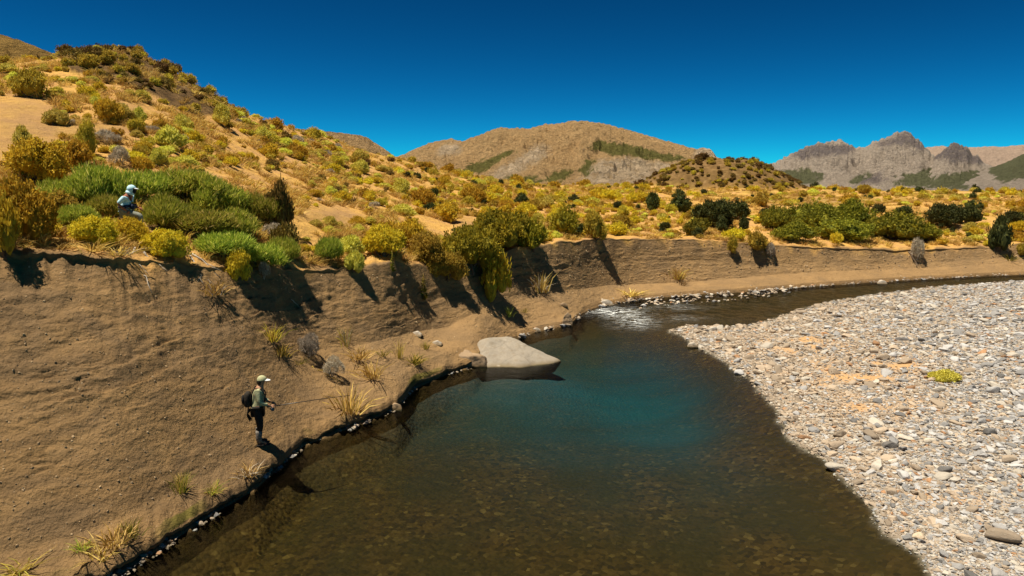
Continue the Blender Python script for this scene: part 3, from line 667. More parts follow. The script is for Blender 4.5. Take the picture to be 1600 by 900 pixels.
def broom_mesh(name, seed, n=5000, hgt=1.1):
    """upright wiry green stems fanning out of a broad base"""
    g = np.random.default_rng(seed); nb = 14
    _a = g.uniform(0, 6.28, nb); _d = np.sqrt(g.random(nb)) * .6; bc = np.column_stack([_d * np.cos(_a), _d * np.sin(_a)]); hh = g.uniform(.55, 1.0, nb) * hgt * (1.05 - 0.95 * _d)
    k = g.integers(0, nb, n)
    dirv = unit(np.column_stack([bc[k] * .7 + g.normal(0, .38, (n, 2)), np.ones(n)]))
    t0 = g.random(n) ** 0.7 * .85 + .05
    ln = hh[k]
    P0 = np.column_stack([bc[k] + g.normal(0, .06, (n, 2)), np.zeros(n)]) + dirv * (ln * t0)[:, None]
    dv = unit(dirv + 0.25 * g.normal(size=(n, 3)))
    L = g.uniform(.10, .34, n) * hgt
    v, q = leaf_quads(P0 + dv * L[:, None] / 2, dv, unit(np.cross(dv, g.normal(size=(n, 3)))), L, np.full(n, 0.017))
    me = raw_mesh(name, v, q, {'v': np.clip(0.55 * g.random(n) + 0.45 * g.random(nb)[k], 0, 1)}, False); me.materials.append(M['broom'])
    return me, np.column_stack([bc, hh * 0.55, np.full(nb, .2)])
def tuft_mesh(name, seed, n=60, hgt=1.0, m='straw', spread=0.45, w=0.03):
    g = np.random.default_rng(seed)
    b = np.column_stack([g.normal(0, .16, (n, 2)), np.zeros(n)])
    d = unit(np.column_stack([b[:, :2] * 2.2 + g.normal(0, spread, (n, 2)), np.ones(n)])); L = g.uniform(.5, 1.0, n) * hgt
    side = unit(np.cross(d, g.normal(size=(n, 3)))) * w
    bend = np.column_stack([d[:, :2] * 0.35, np.full(n, -0.12)]) * L[:, None]
    p1 = b + d * L[:, None] * .6; p2 = b + d * L[:, None] + bend
    v = np.stack([b - side, b + side, p1 + side * .7, p2, p1 - side * .7], 1).reshape(-1, 3)
    i = np.arange(n)[:, None] * 5
    f = np.concatenate([i + [0, 1, 2, 4], i + [4, 2, 3, 3]], 0)
    me = bpy.data.meshes.new(name); me.from_pydata(v.tolist(), [], [tuple(dict.fromkeys(r)) for r in f.tolist()])
    vals = g.random(n); me.attributes.new('v', 'FLOAT', 'FACE').data.foreach_set('value', np.concatenate([vals, vals]).astype(np.float32))
    me.materials.append(M[m]); return me

KN = {'cushion': 'cushion_shrub', 'golden': 'golden_shrub', 'olive': 'olive_shrub', 'dark': 'dark_bush', 'green': 'green_shrub', 'verdant': 'yellow_green_shrub', 'dead': 'dead_bush', 'brown': 'brown_shrub', 'broom': 'broom_bush'}
HG = {'cushion': 0.78, 'golden': 0.95, 'olive': 0.95, 'dark': 1.15, 'green': 0.9, 'verdant': 0.9, 'dead': 0.8, 'brown': 0.8, 'broom': 1.1}
LIB = {}
def variants(kind, size):
    key = (kind, size)
    if key not in LIB:
        out = []
        n, leaf, nv = {'s': (520, 0.17, 5), 'm': (1900, 0.105, 6), 'l': (6500, 0.062, 4)}[size]
        for i in range(nv):
            sd = hash_seed(kind, size, i)
            if kind == 'broom': fm, C = shrub_mesh('foliage', kind, sd, 11000, 12, HG[kind], 0.095, 0.42)
            else: fm, C = shrub_mesh('foliage', kind, sd, n, {'s': 5, 'm': 7, 'l': 11}[size], HG[kind], leaf if kind != 'cushion' else leaf * 0.8, 0.0 if kind == 'dead' else {'s': .8, 'm': .76, 'l': .66}[size])
            out.append((fm, stems_mesh('stems', C, sd, 'grey_twig' if kind == 'dead' else 'twig')))
        LIB[key] = out
    return LIB[key]
def hash_seed(*a): 
    h = 7
    for ch in repr(a): h = (h * 131 + ord(ch)) % 1000003
    return h
def put_shrub(kind, loc, w, h, rz, size, label, cat='shrub', group=None, var=None, parts=True, name=None):
    vs = variants(kind, size); fm, stm = vs[(var if var is not None else random.randrange(99)) % len(vs)]
    ax = random.uniform(.8, 1.25); sc = (w / 2 * ax, w / 2 / ax, h / HG[kind])
    if parts:
        root = empty(name or KN[kind], loc, rz, sc)
        link('foliage', fm, None, root); link('stems', stm, None, root)
    else:
        root = link(name or KN[kind], fm, None); root.location = loc; root.rotation_euler = (0, 0, rz); root.scale = sc
    return tag(root, label, cat, group)
PLACED = []
def shrub_px(kind, px, py, wpx, hpx, label, cat='shrub', group=None, size=None, sink=0.05, name=None, dz=0.0):
    """plant seen in the photo with its foot at (px, py), wpx wide and hpx tall there"""
    if px > 850 and 366 < py < 392: py -= 6
    p, *_ = hit(px, py)
    if p is None: return None
    dep = p.y * math.cos(PITCH) - (p.z - H) * math.sin(PITCH); s = dep / F
    w, h = wpx * s, hpx * s
    size = size or ('l' if wpx > 60 else 'm')
    PLACED.append((p.x, p.y, w * 0.42))
    return put_shrub(kind, (p.x, p.y, p.z - sink * h + dz), w, h, random.uniform(0, 6.28), size, label, cat, group, name=name)

# --- plants one can pick out in the photo: kind, foot px, py, width, height, label
hand = [
 ('golden', 40, 378, 110, 95, 'large golden shrub at the left edge on top of the bank'),
 ('golden', 8, 392, 60, 80, 'golden shrub cut by the left edge beside the bank lip'),
 ('golden', 62, 286, 112, 62, 'wide golden shrub on the slope above the green broom thicket at left'),
 ('golden', 118, 262, 60, 44, 'orange tipped shrub touching the upper end of the broom thicket'),
 ('cushion', 36, 232, 48, 34, 'pale lime cushion shrub alone on the bare sandy slope at left'),
 ('golden', 148, 384, 74, 42, 'golden shrub below and left of the hooded person'),
 ('golden', 212, 380, 70, 38, 'golden shrub right in front of the hooded person'),
 ('golden', 262, 402, 80, 40, 'golden shrub on the bank lip right of the hooded person'),
 ('golden', 375, 436, 40, 44, 'small orange golden shrub hanging over the bank lip'),
 ('dead', 412, 434, 26, 26, 'round grey dead tuft hanging under the broom bushes'),
 ('dead', 322, 362, 70, 24, 'grey dead twigs inside the green broom thicket'),
 ('dead', 426, 372, 40, 24, 'grey dead tangle right of the broom thicket'),
 ('cushion', 555, 424, 40, 36, 'bright yellow-green shrub hanging at the right end of the broom bushes'),
 ('brown', 438, 362, 44, 70, 'tall brownish bush between the broom and the bare slope'),
 ('brown', 448, 398, 50, 50, 'dark brown bush leaning over the bank right of the broom'),
 ('golden', 598, 400, 84, 46, 'orange golden shrub spreading above the middle bank'),
 ('olive', 668, 410, 80, 44, 'olive shrub above the middle bank lip'),
 ('olive', 695, 436, 70, 44, 'grey-olive shrub on the middle bank lip with a dark shadow under it'),
 ('golden', 642, 378, 60, 34, 'golden shrub just above the middle of the bank'),
 ('verdant', 735, 420, 100, 70, 'large green and yellow shrub at the mouth of the gully'),
 ('golden', 772, 462, 58, 74, 'golden shrub tumbling down the bank face at the gully'),
 ('verdant', 785, 388, 124, 62, 'big green bush on the terrace behind the gully'),
 ('verdant', 832, 388, 60, 44, 'green bush on the lip at the right of the gully'),
 ('verdant', 885, 374, 60, 38, 'green shrub on the lip of the far bank'),
 ('olive', 930, 380, 46, 38, 'olive shrub overhanging the far bank'),
 ('cushion', 905, 372, 22, 18, 'small pale cushion shrub on the far bank lip'),
 ('dark', 1112, 356, 84, 50, 'largest dark green bush on the far terrace', 'bush'),
 ('dark', 1150, 343, 44, 32, 'dark green bush joined to the right of the largest one', 'bush'),
 ('dark', 1022, 332, 36, 34, 'dark round bush farthest left on the terrace', 'bush'),
 ('dark', 1062, 334, 40, 28, 'dark low bush left of the largest dark bush', 'bush'),
 ('dark', 1163, 363, 28, 26, 'small blackish bush right of the largest dark bush', 'bush'),
 ('dark', 1128, 370, 28, 22, 'small dark bush in front of the largest dark bush', 'bush'),
 ('green', 1088, 373, 46, 24, 'light green shrub on the lip in front of the largest dark bush'),
 ('dark', 1038, 358, 24, 12, 'flat dark bush just behind the lip of the far bank', 'bush'),
 ('olive', 1145, 396, 24, 26, 'olive bush hanging on the far bank below the lip'),
 ('olive', 1185, 392, 46, 28, 'spreading olive shrub on the far bank lip'),
 ('dead', 1204, 402, 26, 24, 'grey rounded bush hanging on the far bank face'),
 ('green', 1212, 360, 70, 34, 'left end bush of the long green thicket on the terrace'),
 ('green', 1270, 362, 90, 42, 'tall middle bush of the long green thicket on the terrace'),
 ('green', 1325, 368, 90, 44, 'bush behind the centre of the long green thicket'),
 ('green', 1240, 382, 80, 26, 'low front bush at the left of the long green thicket'),
 ('green', 1318, 382, 96, 30, 'low front bush in the centre of the long green thicket'),
 ('green', 1395, 380, 110, 38, 'wide bush at the right of the long green thicket'),
 ('green', 1438, 384, 70, 26, 'lowest bush at the right end of the long green thicket'),
 ('dark', 1470, 352, 70, 34, 'dark green bush behind the right end of the thicket', 'bush'),
 ('dark', 1512, 350, 52, 30, 'dark green bush right of the thicket on open ground', 'bush'),
 ('dark', 1410, 340, 40, 20, 'small dark bush behind the thicket', 'bush'),
 ('dark', 1370, 335, 30, 18, 'smaller dark bush behind the thicket and left of its neighbour', 'bush'),
 ('dark', 1558, 392, 38, 54, 'tall dark shrub standing on the bank at the right', 'bush'),
 ('dark', 1582, 352, 34, 24, 'dark bush near the right edge of the terrace', 'bush'),
 ('golden', 1305, 386, 26, 16, 'golden shrub with a black shadow on the far bank lip'),
 ('dead', 1432, 405, 30, 34, 'tangle of dark roots and dead branches on the far bank face'),
 ('olive', 1596, 400, 20, 20, 'olive shrub at the right edge on the bank'),
 ('golden', 1478, 592, 58, 22, 'low yellow-green plant alone on the gravel bar'),
 ('cushion', 88, 195, 46, 26, 'lime cushion shrub in the upper left slope, left of a pair'),
 ('olive', 46, 152, 56, 42, 'large yellow-olive shrub high at the left edge'),
 ('cushion', 192, 186, 44, 26, 'bright lime cushion shrub high on the slope below the rocky knoll'),
 ('cushion', 215, 190, 26, 22, 'lime cushion shrub touching a brighter one below the rocky knoll'),
 ('cushion', 150, 168, 22, 16, 'small bright yellow-green cushion left of the lime pair below the knoll'),
 ('cushion', 288, 205, 38, 26, 'grey-green cushion shrub on the middle of the left slope'),
 ('cushion', 270, 232, 60, 30, 'broad pale lime shrub on the middle of the left slope'),
 ('olive', 142, 243, 34, 46, 'tall olive shrub above the broom thicket'),
 ('dead', 190, 258, 44, 28, 'grey twiggy bush above the broom thicket'),
 ('cushion', 248, 260, 38, 26, 'pale cushion shrub right above the broom thicket'),
 ('cushion', 345, 196, 44, 30, 'bright yellow-green shrub under the right shoulder of the knoll'),
 ('golden', 700, 345, 50, 28, 'orange shrub by the bare patch at the mouth of the gully'),
 ('golden', 660, 322, 50, 26, 'orange shrub higher on the slope above the gully'),
 ('cushion', 625, 305, 50, 24, 'bright lime shrub patch on the slope above the gully'),
]
for row in hand:
    if row[1] == 1478: continue                                    # the bar plant stands on the bar, below
    shrub_px(*row[:6], cat=row[6] if len(row) > 6 else 'shrub')
# the bright green broom thicket round the hooded person: each bush its own thing
for i, (px, py, w, h, wh) in enumerate([(115, 322, 80, 62, 'at the left end of the thicket behind the golden shrubs'), (165, 322, 90, 66, 'left of the hooded person, back row'), (225, 318, 100, 64, 'right behind the hooded person'), (290, 318, 100, 56, 'at the back, right of the hooded person'), (345, 330, 90, 52, 'at the upper right of the thicket'),
        (120, 352, 60, 44, 'in front at the far left'), (165, 345, 60, 40, 'just left of the hooded person'), (255, 352, 80, 54, 'just right of the hooded person'), (310, 372, 90, 50, 'in the middle of the thicket over the grey twigs'), (370, 372, 90, 52, 'at the right of the thicket'), (400, 348, 60, 40, 'at the right end, against the brown bush'),
        (345, 402, 80, 44, 'over the roots on the bank lip'), (400, 412, 84, 48, 'low on the lip above the largest shadow'), (445, 412, 56, 46, 'low on the lip at the right of the shadow'), (520, 414, 50, 44, 'alone on the lip near the yellow-green shrub')]):
    shrub_px('broom', px + random.uniform(-8, 8), py + random.uniform(-6, 6), w * random.uniform(.9, 1.3), h * random.uniform(0.68, 0.95), 'green broom bush ' + wh, 'bush', 'green broom bushes round the hooded person', 'l')

# --- random shrubs over the slopes
def free(x, y, r, lst):
    for a, b, c in lst:
        if (x - a) ** 2 + (y - b) ** 2 < (r + c) ** 2 * 0.5: return False
    return True
def seen(p, dz=0.3):
    v = Vector((p[0], p[1], p[2] + dz)) - Vector((0, 0, H)); d = v.length
    h = BV.ray_cast(Vector((0, 0, H)), v.normalized(), d - 0.25)
    return h[0] is None
barepx = [(30, 205, 70, 55), (520, 338, 55, 15), (190, 172, 50, 12), (735, 352, 25, 14), (150, 205, 60, 10)]
cand = []; gridc = {}
g = np.random.default_rng(21)
NP = 13500
tha = g.uniform(R(-42), R(42), NP); u_ = g.random(NP)
ra = np.where(u_ < 0.45, g.uniform(19, 75, NP), 50 * (260 / 50) ** g.random(NP))
nz = fbm(ra * np.sin(tha) * 0.12, ra * np.cos(tha) * 0.12, 0 * ra + 2, 3)
crr = np.interp(tha, TH, CRr); rend = np.interp(tha, TH, HC[3][0])
for i in range(NP):
    th, r = tha[i], ra[i]
    if r < crr[i] + 0.7 or r > rend[i] * 1.04: continue
    x, y = r * math.sin(th), r * math.cos(th)
    hx = g.lognormal(-0.40, 0.45); w = float(np.clip(hx, 0.4, 1.9)) * (1.0 if r < 60 else 1.15 + (r - 60) / 160)
    if nz[i] < -0.02 and g.random() < 0.82: continue
    if r > 55 and g.random() < 0.3: continue
    key = (int(x // 3), int(y // 3)); near = [c for a in (-1, 0, 1) for b in (-1, 0, 1) for c in gridc.get((key[0] + a, key[1] + b), ())]
    if not free(x, y, w * 0.36, near) or not free(x, y, w * 0.4, PLACED): continue
    z = drop_z(x, y); px, py = project(x, y, z)
    if any(((px - a) / c) ** 2 + ((py - b) / d) ** 2 < 1 for a, b, c, d in barepx): continue
    if 1195 < px < 1470 and 322 < py < 386: continue                # the thicket stands there
    if 90 < px < 470 and 268 < py < 420: continue                   # the broom stands there
    if 1000 < px < 1190 and 330 < py < 372 and g.random() < 0.6: continue
    onrock = in_poly(np.array(px), np.array(py), [(90, 90), (190, 70), (280, 110), (370, 165), (360, 190), (240, 150), (110, 115)]) or math.hypot((x - mx_) / 17.5, (y - my_) / 20) < 1.05
    c = g.random()
    if onrock: k = 'brown' if c < 0.65 else 'olive'
    elif px < 620: k = 'cushion' if c < 0.46 else 'golden' if c < 0.76 else 'olive' if c < 0.90 else 'dead' if c < 0.94 else 'brown'
    else: k = 'golden' if c < 0.44 else 'cushion' if c < 0.74 else 'olive' if c < 0.92 else 'dark'
    gridc.setdefault(key, []).append((x, y, w * 0.36)); cand.append((w / r, k, x, y, z, w, px, py, bool(onrock)))
for i in range(420):                                                # low scrub all over the mound
    a = g.uniform(0, 6.28); d = math.sqrt(g.random()) * 1.05; x, y = mx_ + 17.5 * d * math.cos(a), my_ + 20 * d * math.sin(a)
    z = drop_z(x, y); px, py = project(x, y, z); w = g.uniform(.7, 1.7); cand.append((w / math.hypot(x, y) * .5, 'brown' if g.random() < .6 else 'olive', x, y, z, w, px, py, True))
cand.sort(key=lambda c: -c[0])
count = {}; rest = []
WH = {'cushion': 'lime-green cushion shrub', 'golden': 'golden yellow shrub', 'olive': 'dull olive shrub', 'dead': 'grey leafless shrub', 'brown': 'dark brown shrub', 'dark': 'dark green shrub'}
LAND = [(212, 320, 'the hooded person'), (190, 95, 'the knoll top'), (30, 205, 'the bare sandy slope'), (438, 340, 'the tall brown bush'), (520, 338, 'the bare patch above the middle bank'), (345, 165, 'the right shoulder of the knoll'), (470, 215, 'the skyline of the long slope'), (610, 250, 'the skyline dip'), (735, 350, 'the gully mouth'), (785, 360, 'the big green bush behind the gully'),
    (700, 300, 'the head of the gully'), (850, 320, 'the stony patch behind the gully'), (950, 350, 'the far bank lip at centre'), (1110, 335, 'the largest dark bush'), (1022, 318, 'the leftmost dark terrace bush'), (1125, 270, 'the round mound'), (1300, 318, 'the pale track on the terrace'), (1320, 355, 'the long green thicket'), (1470, 340, 'the dark bush past the thicket'), (1558, 365, 'the tall dark shrub on the right bank'), (1250, 300, 'the foot of the grey mountain'), (1450, 300, 'the terrace skyline at right'), (950, 300, 'the foot of the tan mountain')]
def where_is(px, py, land=LAND):
    a, b, nm = min(land, key=lambda l: ((px - l[0]) / 1.6) ** 2 + (py - l[1]) ** 2)
    dx, dy = (px - a) / 1.6, py - b
    if abs(dx) > 2.2 * abs(dy): return ('right of ' if dx > 0 else 'left of ') + nm
    if abs(dy) > 2.2 * abs(dx): return ('below ' if dy > 0 else 'above ') + nm
    return ('below and ' if dy > 0 else 'above and ') + ('right of ' if dx > 0 else 'left of ') + nm
for c in cand:
    _, k, x, y, z, w, px, py, onr = c
    vis = -20 < px < 1620 and seen((x, y, z), 0.25 * w)
    big = w * F / math.hypot(x, y) > 9
    if vis and big and count.get(k, 0) < 290:
        count[k] = count.get(k, 0) + 1
        where = where_is(px, py)
        if onr and px > 900: where = ('high on ' if py < 270 else 'low on ') + ('the left flank' if px < 1085 else 'the right flank' if px > 1160 else 'the front') + ' of the round mound'
        big_ = 'large ' if w > 1.25 else 'small ' if w < .75 else 'middle-sized '
        wpx = w * F / math.hypot(x, y)
        sz = 'm' if wpx > 22 else 's'
        put_shrub(k, (x, y, z - 0.06 * w), w, w * HG[k] / 2 * random.uniform(0.9, 1.35), random.uniform(0, 6.28), sz, big_ + WH[k] + ' ' + where, 'shrub', WH[k] + 's ' + where, parts=sz == 'm')
    else: rest.append(c)

# ------------------------------------------------------------------ uncountable cover: instances on points
def stash(name, meshes):
    c = bpy.data.collections.new(name)
    for i, m in enumerate(meshes):
        o = bpy.data.objects.new('%s_%02d' % (name, i), m); c.objects.link(o)
    return c
def scatter(name, pts, rot, scl, idx, coll, label, tone=None):
    me = bpy.data.meshes.new(name); me.vertices.add(len(pts)); me.vertices.foreach_set('co', np.asarray(pts, np.float32).ravel())
    for nm, a in (('rot', rot), ('scl', scl)):
        me.attributes.new(nm, 'FLOAT_VECTOR', 'POINT').data.foreach_set('vector', np.asarray(a, np.float32).ravel())
    me.attributes.new('pick', 'INT', 'POINT').data.foreach_set('value', np.asarray(idx, np.int32))
    if tone is not None:
        me.attributes.new('tone', 'FLOAT_COLOR', 'POINT').data.foreach_set('color', np.column_stack([tone, np.ones(len(tone))]).astype(np.float32).ravel())
    o = link(name, me, None, kind='stuff'); o['label'] = label
    ng = bpy.data.node_groups.new(name, 'GeometryNodeTree')
    ng.interface.new_socket('Geometry', in_out='INPUT', socket_type='NodeSocketGeometry'); ng.interface.new_socket('Geometry', in_out='OUTPUT', socket_type='NodeSocketGeometry')
    n = ng.nodes; L = ng.links.new
    gi, go = n.new('NodeGroupInput'), n.new('NodeGroupOutput')
    ci = n.new('GeometryNodeCollectionInfo'); ci.inputs['Collection'].default_value = coll; ci.inputs['Separate Children'].default_value = True; ci.inputs['Reset Children'].default_value = True
    ip = n.new('GeometryNodeInstanceOnPoints'); ip.inputs['Pick Instance'].default_value = True
    def na(nm, t):
        a = n.new('GeometryNodeInputNamedAttribute'); a.data_type = t; a.inputs['Name'].default_value = nm; return a.outputs['Attribute']
    L(gi.outputs[0], ip.inputs['Points']); L(ci.outputs[0], ip.inputs['Instance'])
    L(na('pick', 'INT'), ip.inputs['Instance Index'])
    e = n.new('FunctionNodeEulerToRotation'); L(na('rot', 'FLOAT_VECTOR'), e.inputs[0]); L(e.outputs[0], ip.inputs['Rotation'])
    L(na('scl', 'FLOAT_VECTOR'), ip.inputs['Scale']); L(ip.outputs[0], go.inputs[0])
    md = o.modifiers.new('scatter', 'NODES'); md.node_group = ng
    return o
kinds = ['cushion', 'golden', 'olive', 'brown', 'dark', 'dead']
cs = stash('scrub_source', [variants(k, 's')[i][0] for k in kinds for i in range(3)])
if rest:
    scatter('distant_scrub', [(c[2], c[3], c[4] - 0.05 * c[5]) for c in rest], [(0, 0, random.uniform(0, 6.28)) for c in rest], [(c[5] / 2, c[5] / 2, c[5] / 2 * random.uniform(.8, 1.3)) for c in rest], [kinds.index(c[1]) * 3 + random.randrange(3) for c in rest], cs, 'small scrub reading as one mass on the far slopes')
# dry grass
cg = stash('grass_source', [tuft_mesh('tuft', 50 + i, 34, 1.0, 'straw', 0.5, 0.035) for i in range(5)])
gp, gr, gs, gi_ = [], [], [], []
NG = 45000
tha = g.uniform(R(-42), R(42), NG); ra = 19 * (150 / 19) ** g.random(NG)
nz = fbm(ra * np.sin(tha) * 0.35, ra * np.cos(tha) * 0.35, 0 * ra + 5, 3); crr = np.interp(tha, TH, CRr); rend = np.interp(tha, TH, HC[3][0])
for i in range(NG):
    th, r = tha[i], ra[i]
    if r < crr[i] + 0.15 or r > rend[i] or nz[i] < -0.12 + 0.3 * g.random(): continue
    x, y = r * math.sin(th), r * math.cos(th); z = drop_z(x, y)
    px, py = project(x, y, z)
    if any(((px - a) / c) ** 2 + ((py - b) / d) ** 2 < 1 for a, b, c, d in barepx): continue
    s = g.uniform(.16, .40) * (1 + r / 120)
    gp.append((x, y, z - .02)); gr.append((0, 0, g.uniform(0, 6.28))); gs.append((s * 1.1, s * 1.1, s)); gi_.append(int(g.integers(0, 5)))
scatter('dry_grass', gp, gr, gs, gi_, cg, 'short golden dry grass between the shrubs')

# ------------------------------------------------------------------ stones
def stone_mesh(name, seed, sub=1):
    bm = bmesh.new(); bmesh.ops.create_icosphere(bm, subdivisions=sub + 1, radius=1.0)
    v = np.array([w.co[:] for w in bm.verts])
    gg = np.random.default_rng(seed)
    for _ in range(11):                                              # worn flat facets
        d = unit(gg.normal(size=3)); k = gg.uniform(.48, .85); e = np.maximum(v @ d - k, 0); v = v - 0.95 * e[:, None] * d
    v = v * (1 + .10 * noise(v[:, 0] * 1.3 + seed, v[:, 1] * 1.3, v[:, 2] * 1.3)[:, None])
    for w, c in zip(bm.verts, v): w.co = c
    return bm_mesh(name, bm, sub > 0)
SM = [stone_mesh('cobble', 300 + i, 2) for i in range(10)]
SI = [stone_mesh('gravel_stone', 400 + i, 0) for i in range(8)]
for m in SM: m.materials.append(M['stone'])
for m in SI: m.materials.append(M['stone_i'])
cst = stash('stone_source', SI)
def tones(n, px, g):
    """tan near the channel, greyer and bluer away from it"""
    w = g.random(n); base = np.array([0.40, 0.315, 0.228]) * g.uniform(.6, 1.3, n)[:, None]
    grey = np.array([0.37, 0.36, 0.35]) * g.uniform(.5, 1.45, n)[:, None]; blue = np.array([0.19, 0.185, 0.18]) * g.uniform(.6, 1.4, n)[:, None]; pale = np.array([0.50, 0.45, 0.375]) * g.uniform(.85, 1.15, n)[:, None]; rust = np.array([0.40, 0.22, 0.11]) * g.uniform(.7, 1.2, n)[:, None]
    f = np.clip((px - 1230) / 300, 0, 1)
    t = base.copy(); sel = g.random(n)
    m = sel < 0.14 + 0.55 * f; t[m] = grey[m]; m = (sel > 0.975 - 0.07 * f); t[m] = blue[m]; m = (w < 0.14); t[m] = pale[m]; m = (w > 0.965); t[m] = rust[m]
    return t
NS = 300000
g = np.random.default_rng(77)
ths = g.uniform(R(5), R(50), NS); rs = 9.5 * (75 / 9.5) ** (g.random(NS) ** 0.9)
X, Y = rs * np.sin(ths), rs * np.cos(ths); sd = bar_sd(X, Y)
keep = (sd > -0.55) & ~((sd < 0) & (g.random(NS) < 0.72)); X, Y, sd, rs = X[keep], Y[keep], sd[keep], rs[keep]
Z = bed_z(X, Y); _k = Z > -0.035; X, Y, sd, rs, Z = X[_k], Y[_k], sd[_k], rs[_k], Z[_k]; n = len(X); px, py = project(X, Y, Z)
size = np.exp(g.normal(-3.92, 0.58, n)) * np.clip(rs / 15, 0.9, 2.2) ** 0.8
size *= np.where(g.random(n) < 0.035, 2.1, 1.0); size = np.clip(size, 0.016, 0.24)
sa = sandy_at(px, py, X, Y); keep = g.random(n) > sa * 0.9
X, Y, Z, sd, rs, px, py, size = [a[keep] for a in (X, Y, Z, sd, rs, px, py, size)]; n = len(X)
tone = tones(n, px, g); tone[sd < 0.15] *= 0.92
scl = np.column_stack([size * g.uniform(1.0, 1.55, n), size * g.uniform(.75, 1.05, n), size * g.uniform(.38, .72, n)])
rot = np.column_stack([g.normal(0, .22, n), g.normal(0, .22, n), g.uniform(0, 6.28, n)])
pos = np.column_stack([X, Y, np.maximum(Z, -0.12) + scl[:, 2] * 0.35])
infr = (px > 0) & (px < 1600) & (py > 0) & (py < 905)
app = size / rs * infr
order = np.argsort(-app); big = []; bigset = np.zeros(n, bool)
for i in order[:3000]:
    if len(big) >= 296: break
    if all((X[i] - X[j]) ** 2 + (Y[i] - Y[j]) ** 2 > (1.15 * (size[i] + size[j])) ** 2 for j in big): big.append(i); bigset[i] = True
bp = np.column_stack([X[big], Y[big]]); bs = size[big]
ok = np.ones(n, bool)
for (a, b), s in zip(bp, bs): ok &= ~((X - a) ** 2 + (Y - b) ** 2 < (0.9 * s) ** 2)
ok &= ~bigset
def cobble(p, r, s, t, label, group, name='cobble'):
    o = bpy.data.objects.new(name, random.choice(SM)); COL.objects.link(o)
    o.location = p; o.rotation_euler = r; o.scale = s; o['tone'] = [float(v) for v in t]
    return tag(o, label, 'stone', group)
BL = [(1478, 582, 'the bar plant'), (1080, 535, 'the bar tip'), (1305, 683, 'the long brown rock'), (1392, 700, 'the dark grey rock'), (1455, 684, 'the pale flat block'), (1330, 590, 'the sandy patch'), (1438, 818, 'the large pale cobble'), (1490, 784, 'the egg-shaped cobble'), (1230, 640, 'the inner bend of the waterline'), (1590, 480, 'the right edge far off'), (1590, 800, 'the bottom right corner'), (1480, 880, 'the lower waterline end'), (1590, 650, 'the middle of the right edge'), (1290, 480, 'the upstream waterline'), (1170, 560, 'the bend below the bar tip'), (1350, 770, 'the lower waterline')]
for i in big:
    t = tone[i]; lum = float(t.mean()); hue = 'pale' if lum > .5 else 'dark' if lum < .25 else 'tan' if t[0] > 1.35 * t[2] else 'grey'
    wh = "at the bar's water edge" if sd[i] < 0.7 else 'in the near part of the gravel bar' if py[i] > 690 else 'in the middle of the gravel bar' if py[i] > 560 else 'in the far part of the gravel bar'
    wh = where_is(px[i], py[i], BL); shp = 'long' if scl[i][0] > 1.5 * scl[i][1] else 'round'; sz = 'big' if size[i] > .17 else 'middle-sized' if size[i] > .12 else 'small'
    cobble(pos[i], rot[i], scl[i], t, ' '.join((sz, hue, shp, 'cobble', wh)), hue + ' cobbles ' + wh)
scatter('gravel', pos[ok], rot[ok], scl[ok], g.integers(0, 8, ok.sum()), cst, 'countless small stones of the gravel bar', tone[ok])

# shore pebbles under the undercut shelf, and the pale strip along the far shore
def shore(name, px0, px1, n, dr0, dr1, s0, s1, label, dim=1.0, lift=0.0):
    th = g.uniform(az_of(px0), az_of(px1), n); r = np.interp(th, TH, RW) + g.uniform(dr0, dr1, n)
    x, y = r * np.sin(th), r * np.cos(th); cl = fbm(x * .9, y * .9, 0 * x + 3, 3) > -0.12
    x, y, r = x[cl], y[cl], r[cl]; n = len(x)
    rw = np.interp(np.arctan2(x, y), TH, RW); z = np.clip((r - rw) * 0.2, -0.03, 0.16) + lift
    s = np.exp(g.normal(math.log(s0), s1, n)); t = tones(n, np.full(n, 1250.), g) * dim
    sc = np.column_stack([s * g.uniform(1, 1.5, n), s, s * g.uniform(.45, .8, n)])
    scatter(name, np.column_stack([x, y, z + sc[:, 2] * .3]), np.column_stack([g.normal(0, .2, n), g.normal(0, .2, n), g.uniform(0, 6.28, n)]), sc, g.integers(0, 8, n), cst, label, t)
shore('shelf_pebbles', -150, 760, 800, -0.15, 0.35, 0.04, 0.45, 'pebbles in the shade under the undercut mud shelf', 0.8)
shore('far_shore_pebbles', 985, 1800, 3600, -0.25, 1.2, 0.05, 0.4, 'strip of pale pebbles along the far shore', 1.1, 0.02)
shore('near_shore_pebbles', 745, 990, 260, -0.3, 0.9, 0.07, 0.5, 'pebbles along the shore behind the boulder', 0.9, 0.03)
shore('riffle_stones', 1000, 1230, 160, -3.2, -0.6, 0.11, 0.3, 'small stones breaking the surface in the riffle', 1.0, 0.03)
# stones and clods on the bank face
nb = 4000; bp_, br_, bs_, bt_ = [], [], [], []
for i in range(nb):
    a, b = (g.uniform(-30, 1000), g.uniform(400, 880)) if i % 3 else (g.uniform(850, 1600), g.uniform(375, 465)); h_ = hit(a, b)
    if h_[0] is None: continue
    p = h_[0]
    if p.z < 0.5 or math.hypot(p.x, p.y) > float(np.interp(math.atan2(p.x, p.y), TH, CRr)) - .2: continue
    s = min(.035, float(np.exp(g.normal(-4.3, .65)))) * max(1, math.hypot(p.x, p.y) / 20); bp_.append((p.x, p.y, p.z)); br_.append((g.uniform(0, 6), g.uniform(0, 6), g.uniform(0, 6))); bs_.append((s * 1.2, s, s * .7)); bt_.append(np.array([.34, .235, .13]) * g.uniform(.55, 1.5))
scatter('bank_clods', bp_, br_, bs_, g.integers(0, 8, len(bp_)), cst, 'small stones and clods on the bank face', np.array(bt_))

